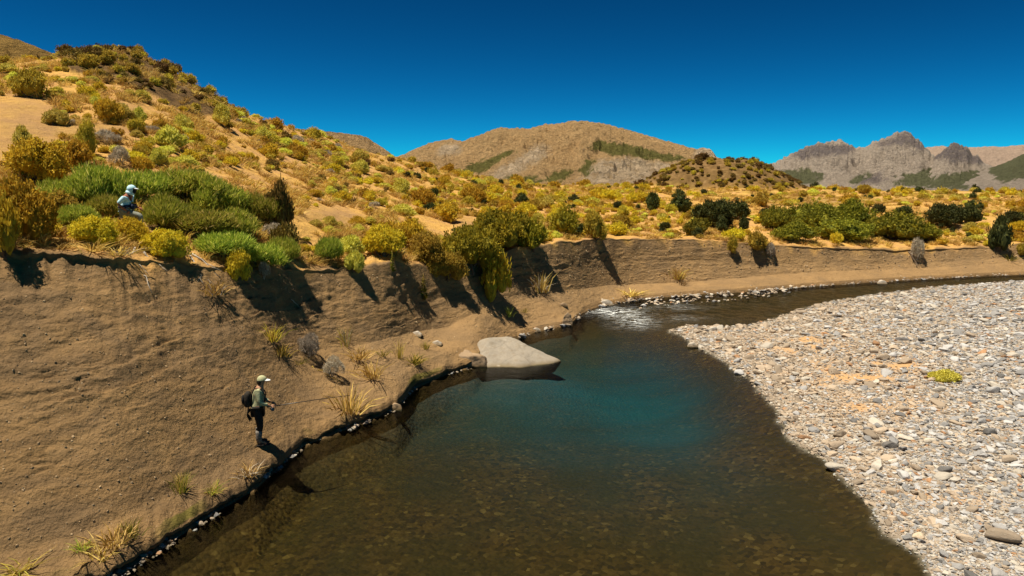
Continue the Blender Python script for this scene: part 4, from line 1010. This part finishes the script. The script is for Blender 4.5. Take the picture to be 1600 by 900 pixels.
def rock_px(name, pts_local, px, py, wpx, m, label, rz=0.0, z0=None, seed=1, amp=.06, cat='rock', sub=3):
    """rock from a hull of local points (unit width 1), foot at px, py"""
    if z0 is None:
        p = hit(px, py)[0]
    else: p = Vector([float(v) for v in at_z(px, py, z0)])
    dep = p.y * math.cos(PITCH) - (p.z - H) * math.sin(PITCH); s = wpx * dep / F
    bm = bmesh.new()
    for q_ in pts_local: bm.verts.new(Vector(q_) * s)
    bmesh.ops.convex_hull(bm, input=bm.verts)
    for v in [v for v in bm.verts if not v.link_faces]: bm.verts.remove(v)
    hull = BVHTree.FromBMesh(bm); cen = sum((v.co for v in bm.verts), Vector()) / len(bm.verts); bm.free()
    bm = bmesh.new(); bmesh.ops.create_icosphere(bm, subdivisions=sub + 2, radius=1.0)      # even mesh shrunk onto the hull
    for v in bm.verts:
        d_ = v.co.normalized(); h_ = hull.ray_cast(cen, d_)[0]; v.co = h_ if h_ else cen
    bmesh.ops.smooth_vert(bm, verts=bm.verts, factor=.5, use_axis_x=True, use_axis_y=True, use_axis_z=True)
    co = np.array([v.co[:] for v in bm.verts]); bm.normal_update(); no = np.array([v.normal[:] for v in bm.verts])
    d = fbm(co[:, 0] / s * 3 + seed, co[:, 1] / s * 3, co[:, 2] / s * 3, 5) * amp * s
    for v, c, n_, dd in zip(bm.verts, co, no, d): v.co = c + n_ * dd
    o = link(name, bm_mesh(name, bm), m); o.location = p; o.rotation_euler = (0, 0, rz)
    return tag(o, label, cat)
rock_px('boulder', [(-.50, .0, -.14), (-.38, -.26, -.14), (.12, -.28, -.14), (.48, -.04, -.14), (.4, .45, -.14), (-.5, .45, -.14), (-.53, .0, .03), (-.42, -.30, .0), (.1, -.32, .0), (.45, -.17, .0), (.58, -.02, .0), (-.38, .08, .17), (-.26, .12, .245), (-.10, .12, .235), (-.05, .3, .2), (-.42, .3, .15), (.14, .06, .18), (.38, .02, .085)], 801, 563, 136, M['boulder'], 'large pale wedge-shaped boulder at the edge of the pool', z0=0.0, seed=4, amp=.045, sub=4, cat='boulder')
rock_px('boulder', [(-.5, -.2, -.2), (.5, -.2, -.2), (.5, .4, -.2), (-.5, .4, -.2), (-.45, -.1, .3), (.3, -.15, .32), (.42, .2, .2), (-.3, .3, .4)], 738, 570, 52, M['tanrock'], 'low brown rock wedged against the left of the pale boulder', z0=0.05, seed=9, amp=.08)
rock_px('rock', [(-.45, -.3, -.2), (.4, -.3, -.2), (.45, .3, -.2), (-.4, .35, -.2), (-.3, -.2, .75), (.05, -.1, 1.05), (.3, .1, .8), (-.1, .25, .85), (.42, -.2, .3)], 886, 508, 20, M['tanrock'], 'upright tan rock on the shore behind the pool', z0=0.02, seed=13, amp=.07)
flat = [(-.5, -.2, -.15), (.5, -.25, -.15), (.45, .3, -.15), (-.4, .35, -.15), (-.42, -.1, .22), (.15, -.12, .34), (.42, .05, .18), (-.1, .25, .32)]
rock_px('rock', flat, 947, 476, 24, M['whiterock'], 'pale flat rock at the head of the riffle', z0=.05, seed=14)
rock_px('rock', flat, 838, 517, 15, M['whiterock'], 'small white rock at the shore right of the boulder', z0=.03, seed=15)
rock_px('rock', flat, 880, 478, 15, M['tanrock'], 'small tan rock above the upright rock', seed=16)
rock_px('rock', flat, 652, 524, 20, M['whiterock'], 'white rock lying on the bank left of the boulder', rz=-.5, seed=17)
rock_px('rock', flat, 683, 538, 18, M['whiterock'], 'white rock closest to the boulder on the bank', rz=-.3, seed=18)
rock_px('rock', flat, 980, 462, 14, M['whiterock'], 'pale stone at the start of the far pebble strip', z0=.1, seed=19)
rock_px('rock', flat, 1378, 443, 16, M['whiterock'], 'white stone alone in the far channel', z0=.0, seed=20)
rock_px('rock', flat, 616, 638, 26, M['tanrock'], 'pale brown stone under the shelf below the pool bend', z0=.05, seed=22)
rock_px('rock', flat, 1082, 541, 18, M['whiterock'], 'pale rock at the tip of the gravel bar', z0=.05, seed=21)
def bar_rock(px, py, w, t, label, rz):
    x, y, _ = [float(v) for v in at_z(px, py, .35)]; z = float(bed_z(np.array([x]), np.array([y]))[0]); s = w * y / F / 2
    cobble((x, y, z + s * .2), (.05, -.06, rz), (s, s * .6, s * .45), t, label, None, 'rock')
bar_rock(1305, 683, 36, (.36, .28, .20), 'long brown flat rock near the water on the gravel bar', .2)
bar_rock(1392, 688, 32, (.15, .14, .13), 'dark grey rock in the middle of the gravel bar', .1)
bar_rock(1398, 710, 22, (.66, .58, .48), 'bright white block on the gravel bar below a dark rock', .3)
bar_rock(1455, 684, 26, (.62, .54, .43), 'pale flat block right of the dark rock on the bar', .1)
bar_rock(1438, 818, 30, (.60, .48, .34), 'large pale cobble near the lower tip of the bar', .4)
bar_rock(1492, 784, 24, (.34, .29, .24), 'grey-brown egg-shaped cobble in the near bar', .6)
x, y, _ = [float(v) for v in at_z(1478, 592, .4)]
put_shrub('cushion', (x, y, float(bed_z(np.array([x]), np.array([y]))[0])), 56 * y / F, 19 * y / F, .3, 'm', 'low yellow-green plant alone on the gravel bar', 'plant', name='gravel_plant', parts=False)

# ------------------------------------------------------------------ small plants on the bank
def plant_px(px, py, hpx, wpx, m, label, name, cat, n=70, spread=.4, w=.03, seed=0, extra=None):
    p = hit(px, py)[0]; s = p.y * math.cos(PITCH) - (p.z - H) * math.sin(PITCH); s /= F
    root = empty(name, (p.x, p.y, p.z - .02), random.uniform(0, 6), (wpx * s, wpx * s, hpx * s))
    link('blades', tuft_mesh('blades', 900 + seed, n, 1.0, m, spread, w), None, root)
    if extra: link('dry_blades', tuft_mesh('dry_blades', 1900 + seed, n // 2, 1.0, extra, spread * 1.5, w * .8), None, root)
    return tag(root, label, cat)
for i, (px, py, h, w, m, e, label, name, cat) in enumerate([
    (283, 768, 46, 26, 'broom', 'straw', 'tall green grass tuft with straw tips on the lower bank', 'grass_tuft', 'grass'),
    (331, 770, 26, 26, 'broom', 'straw', 'small dark green tuft right of the taller one', 'grass_tuft', 'grass'),
    (204, 838, 44, 28, 'broom', None, 'leafy green weed over the water at lower left', 'weed', 'plant'),
    (127, 858, 24, 24, 'broom', 'straw', 'small green weed at the lower left corner of the bank', 'weed', 'plant'),
    (178, 850, 40, 52, 'straw', None, 'dry straw tussock beside the leafy weed', 'dry_tussock', 'grass'),
    (155, 872, 30, 44, 'straw', None, 'lower dry straw tussock hanging to the water', 'dry_tussock', 'grass'),
    (28, 892, 24, 64, 'cushion', 'broom', 'broad yellow-leaved plant in the bottom left corner', 'leafy_plant', 'plant'),
    (385, 742, 26, 36, 'straw', 'dead', 'brown dry tuft on the shelf edge below the fisherman', 'dry_tussock', 'grass'),
    (545, 645, 58, 54, 'straw', None, 'large golden dry tussock on the shelf right of the fisherman', 'dry_tussock', 'grass'),
    (580, 590, 40, 40, 'straw', None, 'dry grass patch above the bend of the shelf', 'dry_tussock', 'grass'),
    (560, 560, 30, 36, 'straw', None, 'dry grass right of the dead bushes', 'dry_tussock', 'grass'),
    (425, 532, 38, 34, 'olive', 'straw', 'weedy olive plant on the bank above the dead bushes', 'weed', 'plant'),
    (440, 556, 28, 24, 'olive', 'straw', 'low olive weed left of the dead bush', 'weed', 'plant'),
    (467, 568, 16, 20, 'green', None, 'tiny green weed at the foot of the dead bush', 'weed', 'plant'),
    (597, 556, 18, 18, 'green', 'straw', 'small green weed in the middle of the bank foot', 'weed', 'plant'),
    (648, 568, 24, 28, 'green', 'straw', 'green weed cluster near the pool bend', 'weed', 'plant'),
    (664, 545, 22, 16, 'green', 'straw', 'green weed just left of a white rock', 'weed', 'plant'),
    (624, 560, 44, 14, 'olive', 'straw', 'thin tall weed stalks near the pool bend', 'weed', 'plant'),
    (540, 540, 46, 20, 'olive', 'dead', 'thin branching weed in the middle of the bank', 'weed', 'plant'),
    (795, 494, 24, 18, 'cushion', 'green', 'pale green rosette weed below the tumbling golden shrub', 'weed', 'plant'),
    (820, 488, 12, 14, 'green', None, 'tiny green weed right of the rosette', 'weed', 'plant'),
    (845, 456, 46, 26, 'straw', 'dead', 'dry upright stalks on the far bank face', 'dry_stalks', 'plant'),
    (1058, 436, 28, 26, 'straw', 'cushion', 'pale dry stalks on the far bank face at centre', 'dry_stalks', 'plant'),
    (1066, 446, 16, 14, 'brown', None, 'dark tuft below the pale stalks', 'weed', 'plant'),
    (1578, 407, 18, 18, 'green', None, 'green tuft on the bank near the right edge', 'grass_tuft', 'grass'),
    (985, 462, 16, 40, 'straw', None, 'dry grass fringe above the riffle', 'dry_tussock', 'grass'),
    (145, 392, 28, 44, 'straw', None, 'dry golden grass on the lip left of the roots', 'dry_tussock', 'grass'),
    (95, 388, 18, 40, 'straw', None, 'short dry grass on the lip near the left edge', 'dry_tussock', 'grass'),
    (185, 398, 22, 40, 'straw', 'dead', 'dry grass and roots at the lip below the golden shrubs', 'dry_tussock', 'grass'),
    (490, 412, 18, 30, 'straw', None, 'dry golden grass on the lip between two broom bushes', 'dry_tussock', 'grass'),
    (335, 460, 40, 40, 'straw', 'dead', 'pale dry tangle below the hanging roots', 'dry_tussock', 'grass'),
    ]):
    plant_px(px, py, h, w, m, label, name, cat, n=60 if w > 20 else 30, spread=.28 if h > w else .55, w=.022, seed=i, extra=e)
def spike_px(px, py, h, label, seed):
    """tall flower stalk with a leafy rosette"""
    p = hit(px, py)[0]; s = (p.y * math.cos(PITCH) - (p.z - H) * math.sin(PITCH)) / F; hm = h * s
    root = empty('flower_stalk', (p.x, p.y, p.z - .02))
    bm = bmesh.new(); tube(bm, [(0, 0, 0), (.02, 0, hm * .5), (0, .02, hm)], [.022, .016, .006], 6); link('stalk', bm_mesh('stalk', bm), M['straw'], root)
    gg = np.random.default_rng(seed); n = 150; z = gg.random(n) ** 1.3 * hm * .95; a = gg.uniform(0, 6.28, n)
    d = unit(np.column_stack([np.cos(a), np.sin(a), gg.uniform(.1, .9, n)])); L = (.19 - .15 * z / hm) * gg.uniform(.7, 1.2, n) * hm / .9
    v, q_ = leaf_quads(np.column_stack([0 * z, 0 * z, z]) + d * L[:, None] * .5, d, unit(np.cross(d, gg.normal(size=(n, 3)))), L, L * .3)
    o = link('leaves', raw_mesh('leaves', v, q_, {'v': gg.random(n)}, False), M['green'], root)
    return tag(root, label, 'plant')
spike_px(662, 468, 42, 'green flower stalk standing alone on the middle bank face', 1)
spike_px(613, 424, 34, 'pale green stalk by the lip of the middle bank', 2)
for px, py, w, h, l in [(482, 556, 50, 34, 'upper grey dead bush rolled against the bank'), (518, 588, 40, 28, 'lower grey dead bush rolled against the bank')]:
    shrub_px('dead', px, py, w, h, l, 'bush', 'dead bushes rolled on the bank', 'l')
# roots, branches and sticks
def branch(px0, py0, px1, py1, rad, label, name='dead_branch', seed=0, lift=.08, m='grey_twig', forks=3):
    a, b = hit(px0, py0)[0], hit(px1, py1)[0]; gg = random.Random(seed); bm = bmesh.new(); L = (b - a).length
    n = 7; pts = [a.lerp(b, i / n) + Vector((gg.gauss(0, .03) * L, gg.gauss(0, .02) * L, lift + gg.gauss(0, .02) * L)) for i in range(n + 1)]
    tube(bm, pts, [rad * (1 - .7 * i / n) for i in range(n + 1)], 6)
    for f in range(forks):
        i = gg.randrange(1, n); d = (b - a).normalized() * L * gg.uniform(.15, .35) + Vector((gg.uniform(-1, 1), gg.uniform(-1, 1), gg.uniform(-.2, .7))) * L * .16
        tube(bm, [pts[i], pts[i] + d * .5 + Vector((0, 0, .02)), pts[i] + d], [rad * .5, rad * .35, rad * .12], 5)
    o = link(name, bm_mesh(name, bm), M[m]); return tag(o, label, 'branch')
branch(206, 392, 236, 462, .03, 'leftmost bleached root hanging over the bank', 'root', 1)
branch(222, 398, 262, 428, .03, 'pale root left of the forked branch on the bank', 'root', 2)
branch(300, 400, 345, 436, .035, 'forked bleached branch hanging below the broom', 'dead_branch', 3)
branch(296, 402, 316, 446, .025, 'bleached branch left of the forked one', 'dead_branch', 4)
branch(490, 574, 538, 602, .018, 'straw-coloured stick lying below the dead bushes', 'stick', 5, .04, 'straw', 0)
branch(428, 352, 436, 396, .03, 'bleached trunk at the foot of the brown bush', 'dead_branch', 6)
branch(866, 372, 868, 388, .03, 'pale wooden stake at the lip of the far bank', 'stake', 7, .02, 'grey_twig', 0)
branch(1420, 396, 1436, 420, .05, 'dark dead branch hanging on the far bank', 'dead_branch', 8, .1, 'twig')
branch(455, 470, 470, 482, .015, 'small bleached twig in the largest shadow', 'stick', 9, .04, 'grey_twig', 1)

# ------------------------------------------------------------------ people
M['skin'] = simple('skin', (0.36, 0.19, 0.11), 0.6, 0.1, 12)
M['tan_skin'] = simple('sunburnt_skin', (0.34, 0.13, 0.07), 0.6, 0.12, 12)
M['hair'] = simple('dark_hair', (0.02, 0.015, 0.01), 0.7, 0.3, 30)
M['sage'] = simple('sage_shirt', (0.42, 0.41, 0.23), 0.9, 0.14, 14, 0.4)
M['black_cloth'] = simple('black_cloth', (0.018, 0.016, 0.015), 0.8, 0.35, 16, 0.4)
M['grey_gaiter'] = simple('grey_gaiter', (0.17, 0.15, 0.13), 0.9, 0.5, 22, 0.4)
M['boot'] = simple('dark_boot', (0.035, 0.03, 0.026), 0.8, 0.35, 20, 0.3)
M['pack'] = simple('dark_pack', (0.03, 0.024, 0.018), 0.75, 0.5, 24, 0.6)
M['cyan'] = simple('pale_cyan_cloth', (0.50, 0.74, 0.80), 0.85, 0.08, 10, 0.5)
M['white_cloth'] = simple('white_cloth', (0.78, 0.80, 0.80), 0.85, 0.05, 10)
M['navy'] = simple('navy_cloth', (0.02, 0.03, 0.06), 0.8, 0.3, 16)
M['trouser'] = simple('grey_olive_cloth', (0.24, 0.245, 0.20), 0.9, 0.15, 12, 0.5)
M['orange'] = simple('orange_cord', (0.65, 0.33, 0.04), 0.7, 0.1, 10)
M['carbon'] = simple('dark_rod', (0.03, 0.022, 0.018), 0.35, 0.2, 20, 0, 0.5)
M['metal'] = simple('reel_metal', (0.10, 0.10, 0.11), 0.35, 0.2, 20, 0, 0.6)
def skin(name, verts, edges, rad, sub=2):
    """one continuous surface grown round a skeleton"""
    me = bpy.data.meshes.new(name); me.from_pydata([tuple(v) for v in verts], edges, [])
    o = bpy.data.objects.new(name, me); COL.objects.link(o)
    o.modifiers.new('skin', 'SKIN'); sv = me.skin_vertices[0].data
    for i, r in enumerate(rad): sv[i].radius = (r, r) if not isinstance(r, tuple) else r
    sv[0].use_root = True
    s = o.modifiers.new('sub', 'SUBSURF'); s.levels = s.render_levels = sub
    bpy.context.view_layer.update()
    out = bpy.data.meshes.new_from_object(o.evaluated_get(bpy.context.evaluated_depsgraph_get()))
    bpy.data.objects.remove(o); bpy.data.meshes.remove(me); out.name = name
    out.polygons.foreach_set('use_smooth', np.ones(len(out.polygons), bool)); return out
def ellipsoid(bm, c, r, keep=None, seg=20, tilt=0.0):
    s = bmesh.new(); bmesh.ops.create_uvsphere(s, u_segments=seg, v_segments=seg // 2 + 2, radius=1.0)
    if keep: bmesh.ops.delete(s, geom=[f for f in s.faces if not keep(f.calc_center_median())], context='FACES')
    mt = Matrix.Translation(Vector(c)) @ Matrix.Rotation(tilt, 4, 'Y') @ Matrix.Diagonal((*r, 1))
    bmesh.ops.transform(s, matrix=mt, verts=s.verts); t = bpy.data.meshes.new('tmp'); s.to_mesh(t); s.free(); bm.from_mesh(t); bpy.data.meshes.remove(t)
def hand(bm, wrist, fwd, side, curl=1.0, s=1.0, left=False):
    """palm, four unequal curled fingers and a thumb leaving the side of the palm"""
    f = Vector(fwd).normalized(); n = Vector(side); n = (n - f * n.dot(f)).normalized(); a = f.cross(n)      # a: across the palm, n: back of the hand
    w = Vector(wrist)
    ellipsoid(bm, w + f * .05 * s, (.045 * s, .032 * s, .032 * s), None, 10)
    for k, (o_, L) in enumerate([(.030, .068), (.010, .076), (-.010, .071), (-.029, .056)]):
        p = w + f * .082 * s + a * o_ * s; pts = [p - f * .03 * s, p]; d = f.copy()
        for j, q_ in enumerate((.42, .33, .25)):
            d = (d * math.cos(.75 * curl) - n * math.sin(.75 * curl)).normalized(); nn = (n * math.cos(.75 * curl) + d * 0).normalized(); pts.append(pts[-1] + d * L * q_ * s)
        tube(bm, pts, [.010 * s, .0098 * s, .0092 * s, .0085 * s, .006 * s], 6)
    t = w + f * .03 * s + a * .034 * s
    tube(bm, [t - a * .012 * s, t + a * .018 * s + f * .018 * s - n * .008 * s, t + a * .016 * s + f * .045 * s - n * .026 * s, t + a * .004 * s + f * .06 * s - n * .036 * s], [.012 * s, .0115 * s, .010 * s, .007 * s], 6)
def add_mesh(bm, me): bm.from_mesh(me); bpy.data.meshes.remove(me)
def face_bits(bm, c, s=1.0):
    """nose, ears, brow and lips on a head looking along +x"""
    c = Vector(c)
    tube(bm, [c + Vector((.085, 0, .02)), c + Vector((.108, 0, -.012)), c + Vector((.092, 0, -.022))], [.008, .015, .010], 6)
    for y in (-1, 1): ellipsoid(bm, c + Vector((-.005, y * .082, -.005)), (.020, .009, .030), None, 8)
    ellipsoid(bm, c + Vector((.086, 0, -.055)), (.012, .024, .009), None, 8)
    for y in (-1, 1): ellipsoid(bm, c + Vector((.080, y * .032, .012)), (.012, .014, .009), None, 8)
def person_at(px, py, hpx, hm, rz, label, group=None):
    p = hit(px, py)[0]; s = (p.y * math.cos(PITCH) - (p.z - H) * math.sin(PITCH)) / F
    root = empty('person', p, rz, [hpx * s / hm] * 3); tag(root, label, 'person', group); return root

# the fisherman on the shelf, facing right and a little away
fz = person_at(407, 694, 111, 1.80, R(14), 'fisherman in sage shirt, pale cap and black waders standing on the bank shelf')
V = [(-.02, 0, .96), (-.01, 0, 1.10), (.02, 0, 1.28), (.05, 0, 1.44), (.085, 0, 1.54), (.12, 0, 1.63), (.125, 0, 1.71),
     (-.02, .10, .90), (.01, .105, .50), (-.03, .11, .10), (.14, .13, .045), (-.02, -.10, .90), (.03, -.10, .50), (-.01, -.10, .10), (.17, -.11, .045),
     (.03, .19, 1.43), (.06, .25, 1.15), (.30, .10, 1.04), (.03, -.19, 1.43), (.05, -.25, 1.16), (.30, -.13, 1.02)]
E = [(0, 1), (1, 2), (2, 3), (3, 4), (4, 5), (5, 6), (0, 7), (7, 8), (8, 9), (9, 10), (0, 11), (11, 12), (12, 13), (13, 14), (3, 15), (15, 16), (16, 17), (3, 18), (18, 19), (19, 20)]
Rd = [.14, .135, .15, .095, .055, .085, .075, .09, .065, .045, .035, .09, .065, .045, .035, .065, .045, .032, .065, .045, .032]
bm = bmesh.new(); add_mesh(bm, skin('body', V, E, Rd)); face_bits(bm, (.135, 0, 1.645))
hand(bm, (.30, -.13, 1.02), (.95, .25, -.05), (0, -.4, 1), 1.0, 1.05); hand(bm, (.30, .10, 1.04), (.9, -.4, -.05), (0, .3, 1), .9, 1.05, True)
link('body', bm_mesh('body', bm), M['skin'], fz)
ts = lambda ids, add: ([V[i] for i in ids], [Rd[i] + add if not isinstance(Rd[i], tuple) else Rd[i] for i in ids])
def sub_skin(name, ids, add, m, parent, tweak=None, V=V, E=E, Rd=Rd):
    mp = {a: i for i, a in enumerate(ids)}; vv = [V[i] for i in ids]; rr = [Rd[i] + add for i in ids]
    if tweak:
        for k, v in tweak.items(): vv[mp[k]] = v
    return link(name, skin(name, vv, [(mp[a], mp[b]) for a, b in E if a in mp and b in mp], rr), m, parent)
sub_skin('shirt', [1, 0, 2, 3, 15, 16, 17, 18, 19, 20], .018, M['sage'], fz, {17: (.24, .135, 1.065), 20: (.24, -.16, 1.055)})
sub_skin('waders', [0, 7, 8, 9, 11, 12, 13], .022, M['black_cloth'], fz, {9: (-.02, .11, .34), 13: (.0, -.10, .34)})
for y, x in ((.11, -.03), (-.10, -.01)):
    bm = bmesh.new(); tube(bm, [(x, y, .08), (x - .01, y, .20), (x, y, .32), (x, y, .40)], [.062, .075, .082, .078], 12); link('gaiter', bm_mesh('gaiter', bm), M['grey_gaiter'], fz)
    bo = link('boot', skin('boot', [(x, y, .12), (x - .01, y, .06), (x + .10, y + .01, .055), (x + .20, y + .015, .05)], [(0, 1), (1, 2), (2, 3)], [.068, .066, .060, .05]), M['boot'], fz)
    bm = bmesh.new(); bmesh.ops.create_cube(bm, size=1); bmesh.ops.transform(bm, matrix=Matrix.Translation((x + .085, y + .008, .012)) @ Matrix.Diagonal((.33, .11, .026, 1)), verts=bm.verts); bmesh.ops.bevel(bm, geom=list(bm.edges), offset=.01, segments=2, affect='EDGES'); link('sole', bm_mesh('sole', bm), M['black_cloth'], bo)
bm = bmesh.new(); ellipsoid(bm, (.115, 0, 1.675), (.118, .105, .115), lambda c: c.z > -.12, 20, -.05); cap = link('cap', bm_mesh('cap', bm), M['sage'], fz)
bm = bmesh.new(); ellipsoid(bm, (.22, 0, 1.665), (.105, .085, .018), lambda c: c.x > -.3, 18, .12); link('visor', bm_mesh('visor', bm), M['white_cloth'], cap)
bm = bmesh.new(); ellipsoid(bm, (.085, 0, 1.63), (.10, .092, .10), lambda c: c.x < .1, 16); link('hair', bm_mesh('hair', bm), M['hair'], fz)
bm = bmesh.new(); tube(bm, [(-.17, 0, 1.02), (-.10, .16, 1.01), (.08, .165, 1.0), (.15, 0, 1.0), (.08, -.165, 1.0), (-.10, -.16, 1.01), (-.17, 0, 1.02)], .028, 8); link('belt', bm_mesh('belt', bm), M['black_cloth'], fz)
for y in (-.10, .10):
    bm = bmesh.new(); tube(bm, [(-.15, y * .9, 1.06), (-.155, y, 1.28), (-.06, y * 1.1, 1.49), (.10, y * 1.1, 1.47), (.185, y, 1.30), (.14, y * .9, 1.06)], [.016] * 6, 6); link('strap', bm_mesh('strap', bm), M['black_cloth'], fz)
def follow(name, root, label, cat):
    o = empty(name, root.location, root.rotation_euler.z, root.scale); return tag(o, label, cat)
pk = follow('backpack', fz, 'dark teardrop pack hanging on the back of the fisherman', 'backpack')
link('pouch', skin('pouch', [(-.20, -.02, 1.42), (-.25, -.02, 1.28), (-.26, -.02, 1.12), (-.23, -.02, .98)], [(0, 1), (1, 2), (2, 3)], [.07, .11, .115, .085]), M['pack'], pk)
bm = bmesh.new(); ellipsoid(bm, (-.345, -.03, 1.20), (.045, .085, .13), None, 14); link('pocket', bm_mesh('pocket', bm), M['black_cloth'], pk)
bm = bmesh.new(); tube(bm, [(-.20, -.02, 1.48), (-.22, 0, 1.53), (-.16, .02, 1.50)], .010, 6); link('handle', bm_mesh('handle', bm), M['black_cloth'], pk)
bm = bmesh.new()                                                          # the landing net under the pack
for k in range(9): tube(bm, [(-.24 + .012 * k * (k % 2), -.10 + .02 * k, .96), (-.27, -.08 + .018 * k, .80), (-.22 + .008 * k, -.05 + .01 * k, .62 + .012 * (k % 3))], [.012, .014, .004], 5)
link('net', bm_mesh('net', bm), M['pack'], pk)
rd = follow('fishing_rod', fz, 'thin dark fishing rod held out level by the fisherman', 'rod')
h0 = Vector((.36, -.12, 1.005)); dr = Vector((.86, .50, -.075)).normalized()
bm = bmesh.new(); tube(bm, [h0 - dr * .16, h0 + dr * .2], [.016, .014], 8); link('grip', bm_mesh('grip', bm), M['boot'], rd)
bm = bmesh.new(); tube(bm, [h0 + dr * .2, h0 + dr * 1.2, h0 + dr * 2.2 - Vector((0, 0, .02))], [.013, .011, .008], 6); link('blank', bm_mesh('blank', bm), M['carbon'], rd)
bm = bmesh.new(); c0 = h0 - dr * .02 - Vector((0, 0, .07)); sdv = dr.cross(Vector((0, 0, 1))).normalized()
tube(bm, [c0 - sdv * .028, c0 - sdv * .026, c0 + sdv * .026, c0 + sdv * .028], [.042, .05, .05, .042], 14); tube(bm, [c0, h0 - dr * .02], .008, 6); rl = link('reel', bm_mesh('reel', bm), M['metal'], rd)
bm = bmesh.new(); tube(bm, [c0 + sdv * .03 + Vector((.03, 0, .01)), c0 + sdv * .06 + Vector((.03, 0, .01))], .008, 6); link('reel_handle', bm_mesh('reel_handle', bm), M['boot'], rl)

# the hooded person stepping down through the shrubs
hz = person_at(207, 372, 82, 1.62, R(8), 'person in a pale cyan hooded shirt wading through the shrubs on the bank')
V2 = [(-.14, 0, .82), (-.13, 0, .97), (-.09, 0, 1.12), (-.02, 0, 1.29), (.05, 0, 1.38), (.10, 0, 1.46), (.115, 0, 1.53),
      (-.12, -.10, .80), (.34, -.12, .69), (.26, -.12, .24), (.40, -.12, .16), (-.14, .10, .76), (.02, .13, .38), (-.28, .12, .08), (-.15, .13, .03),
      (-.07, -.18, 1.26), (-.25, -.25, 1.05), (-.02, -.20, .85), (-.02, .18, 1.27), (-.06, .27, 1.02), (.18, .22, .92)]
R2_ = [.14, .135, .15, .10, .055, .085, .072, .10, .072, .05, .036, .10, .07, .05, .036, .065, .046, .034, .065, .046, .034]
bm = bmesh.new(); add_mesh(bm, skin('body', V2, E, R2_)); face_bits(bm, (.115, 0, 1.475))
hand(bm, (-.02, -.20, .85), (.75, .1, -.6), (.3, -.8, .4), .5, 1.1); hand(bm, (.18, .22, .92), (.9, -.2, -.3), (0, .3, 1), .6, 1.1, True)
link('body', bm_mesh('body', bm), M['tan_skin'], hz)
sub_skin('shirt', [1, 0, 2, 3, 15, 16, 18, 19], .020, M['cyan'], hz, {0: (-.135, 0, .90)}, V2, E, R2_)
sub_skin('trousers', [0, 7, 8, 9, 11, 12, 13], .020, M['trouser'], hz, {0: (-.145, 0, .84)}, V2, E, R2_)
for ids in ((9, 10), (13, 14)):
    link('boot', skin('boot', [V2[ids[0]], (V2[ids[0]][0] + .02, V2[ids[0]][1], V2[ids[1]][2] + .01), V2[ids[1]]], [(0, 1), (1, 2)], [.062, .062, .05]), M['boot'], hz)
bm = bmesh.new(); ellipsoid(bm, (.085, 0, 1.50), (.135, .118, .13), lambda c: not (c.x > .45 and c.z < .45), 22, .1); hd = link('hood', bm_mesh('hood', bm), M['cyan'], hz)
bm = bmesh.new(); ellipsoid(bm, (.03, 0, 1.385), (.125, .13, .075), lambda c: True, 18, .4); link('hood_drape', bm_mesh('hood_drape', bm), M['cyan'], hd)
bm = bmesh.new(); ellipsoid(bm, (.20, 0, 1.515), (.095, .08, .016), lambda c: c.x > -.4, 18, .2); link('visor', bm_mesh('visor', bm), M['white_cloth'], hz)
bm = bmesh.new(); ellipsoid(bm, (.155, 0, 1.43), (.055, .07, .075), None, 14); link('face_mask', bm_mesh('face_mask', bm), M['black_cloth'], hz)
bm = bmesh.new(); tube(bm, [(.195, -.07, 1.48), (.215, -.02, 1.48), (.215, .02, 1.48), (.195, .07, 1.48)], .018, 8); link('sunglasses', bm_mesh('sunglasses', bm), M['carbon'], hz)
bm = bmesh.new(); tube(bm, [(-.31, 0, .95), (-.22, -.165, .96), (-.03, -.165, .98), (.05, 0, .99), (-.03, .165, .98), (-.22, .165, .96), (-.31, 0, .95)], .045, 8); link('waist_belt', bm_mesh('waist_belt', bm), M['navy'], hz)
bm = bmesh.new(); tube(bm, [(.03, -.10, 1.36), (.07, -.09, 1.22), (.09, -.04, 1.10)], .011, 6); link('neck_strap', bm_mesh('neck_strap', bm), M['navy'], hz)
bm = bmesh.new(); ellipsoid(bm, (.10, -.05, 1.08), (.035, .03, .03), None, 10); link('chest_clip', bm_mesh('chest_clip', bm), M['orange'], hz)
hp = follow('waist_pack', hz, 'dark pack worn at the front by the hooded person', 'bag')
bm = bmesh.new(); bmesh.ops.create_cube(bm, size=1); bmesh.ops.transform(bm, matrix=Matrix.Translation((.10, 0, .97)) @ Matrix.Rotation(.3, 4, 'Y') @ Matrix.Diagonal((.13, .27, .17, 1)), verts=bm.verts); bmesh.ops.bevel(bm, geom=list(bm.edges), offset=.03, segments=3, affect='EDGES'); link('pouch', bm_mesh('pouch', bm), M['navy'], hp)
bm = bmesh.new(); tube(bm, [(.175, -.10, 1.0), (.185, 0, 1.005), (.175, .10, 1.0)], .008, 6); link('zip', bm_mesh('zip', bm), M['metal'], hp)
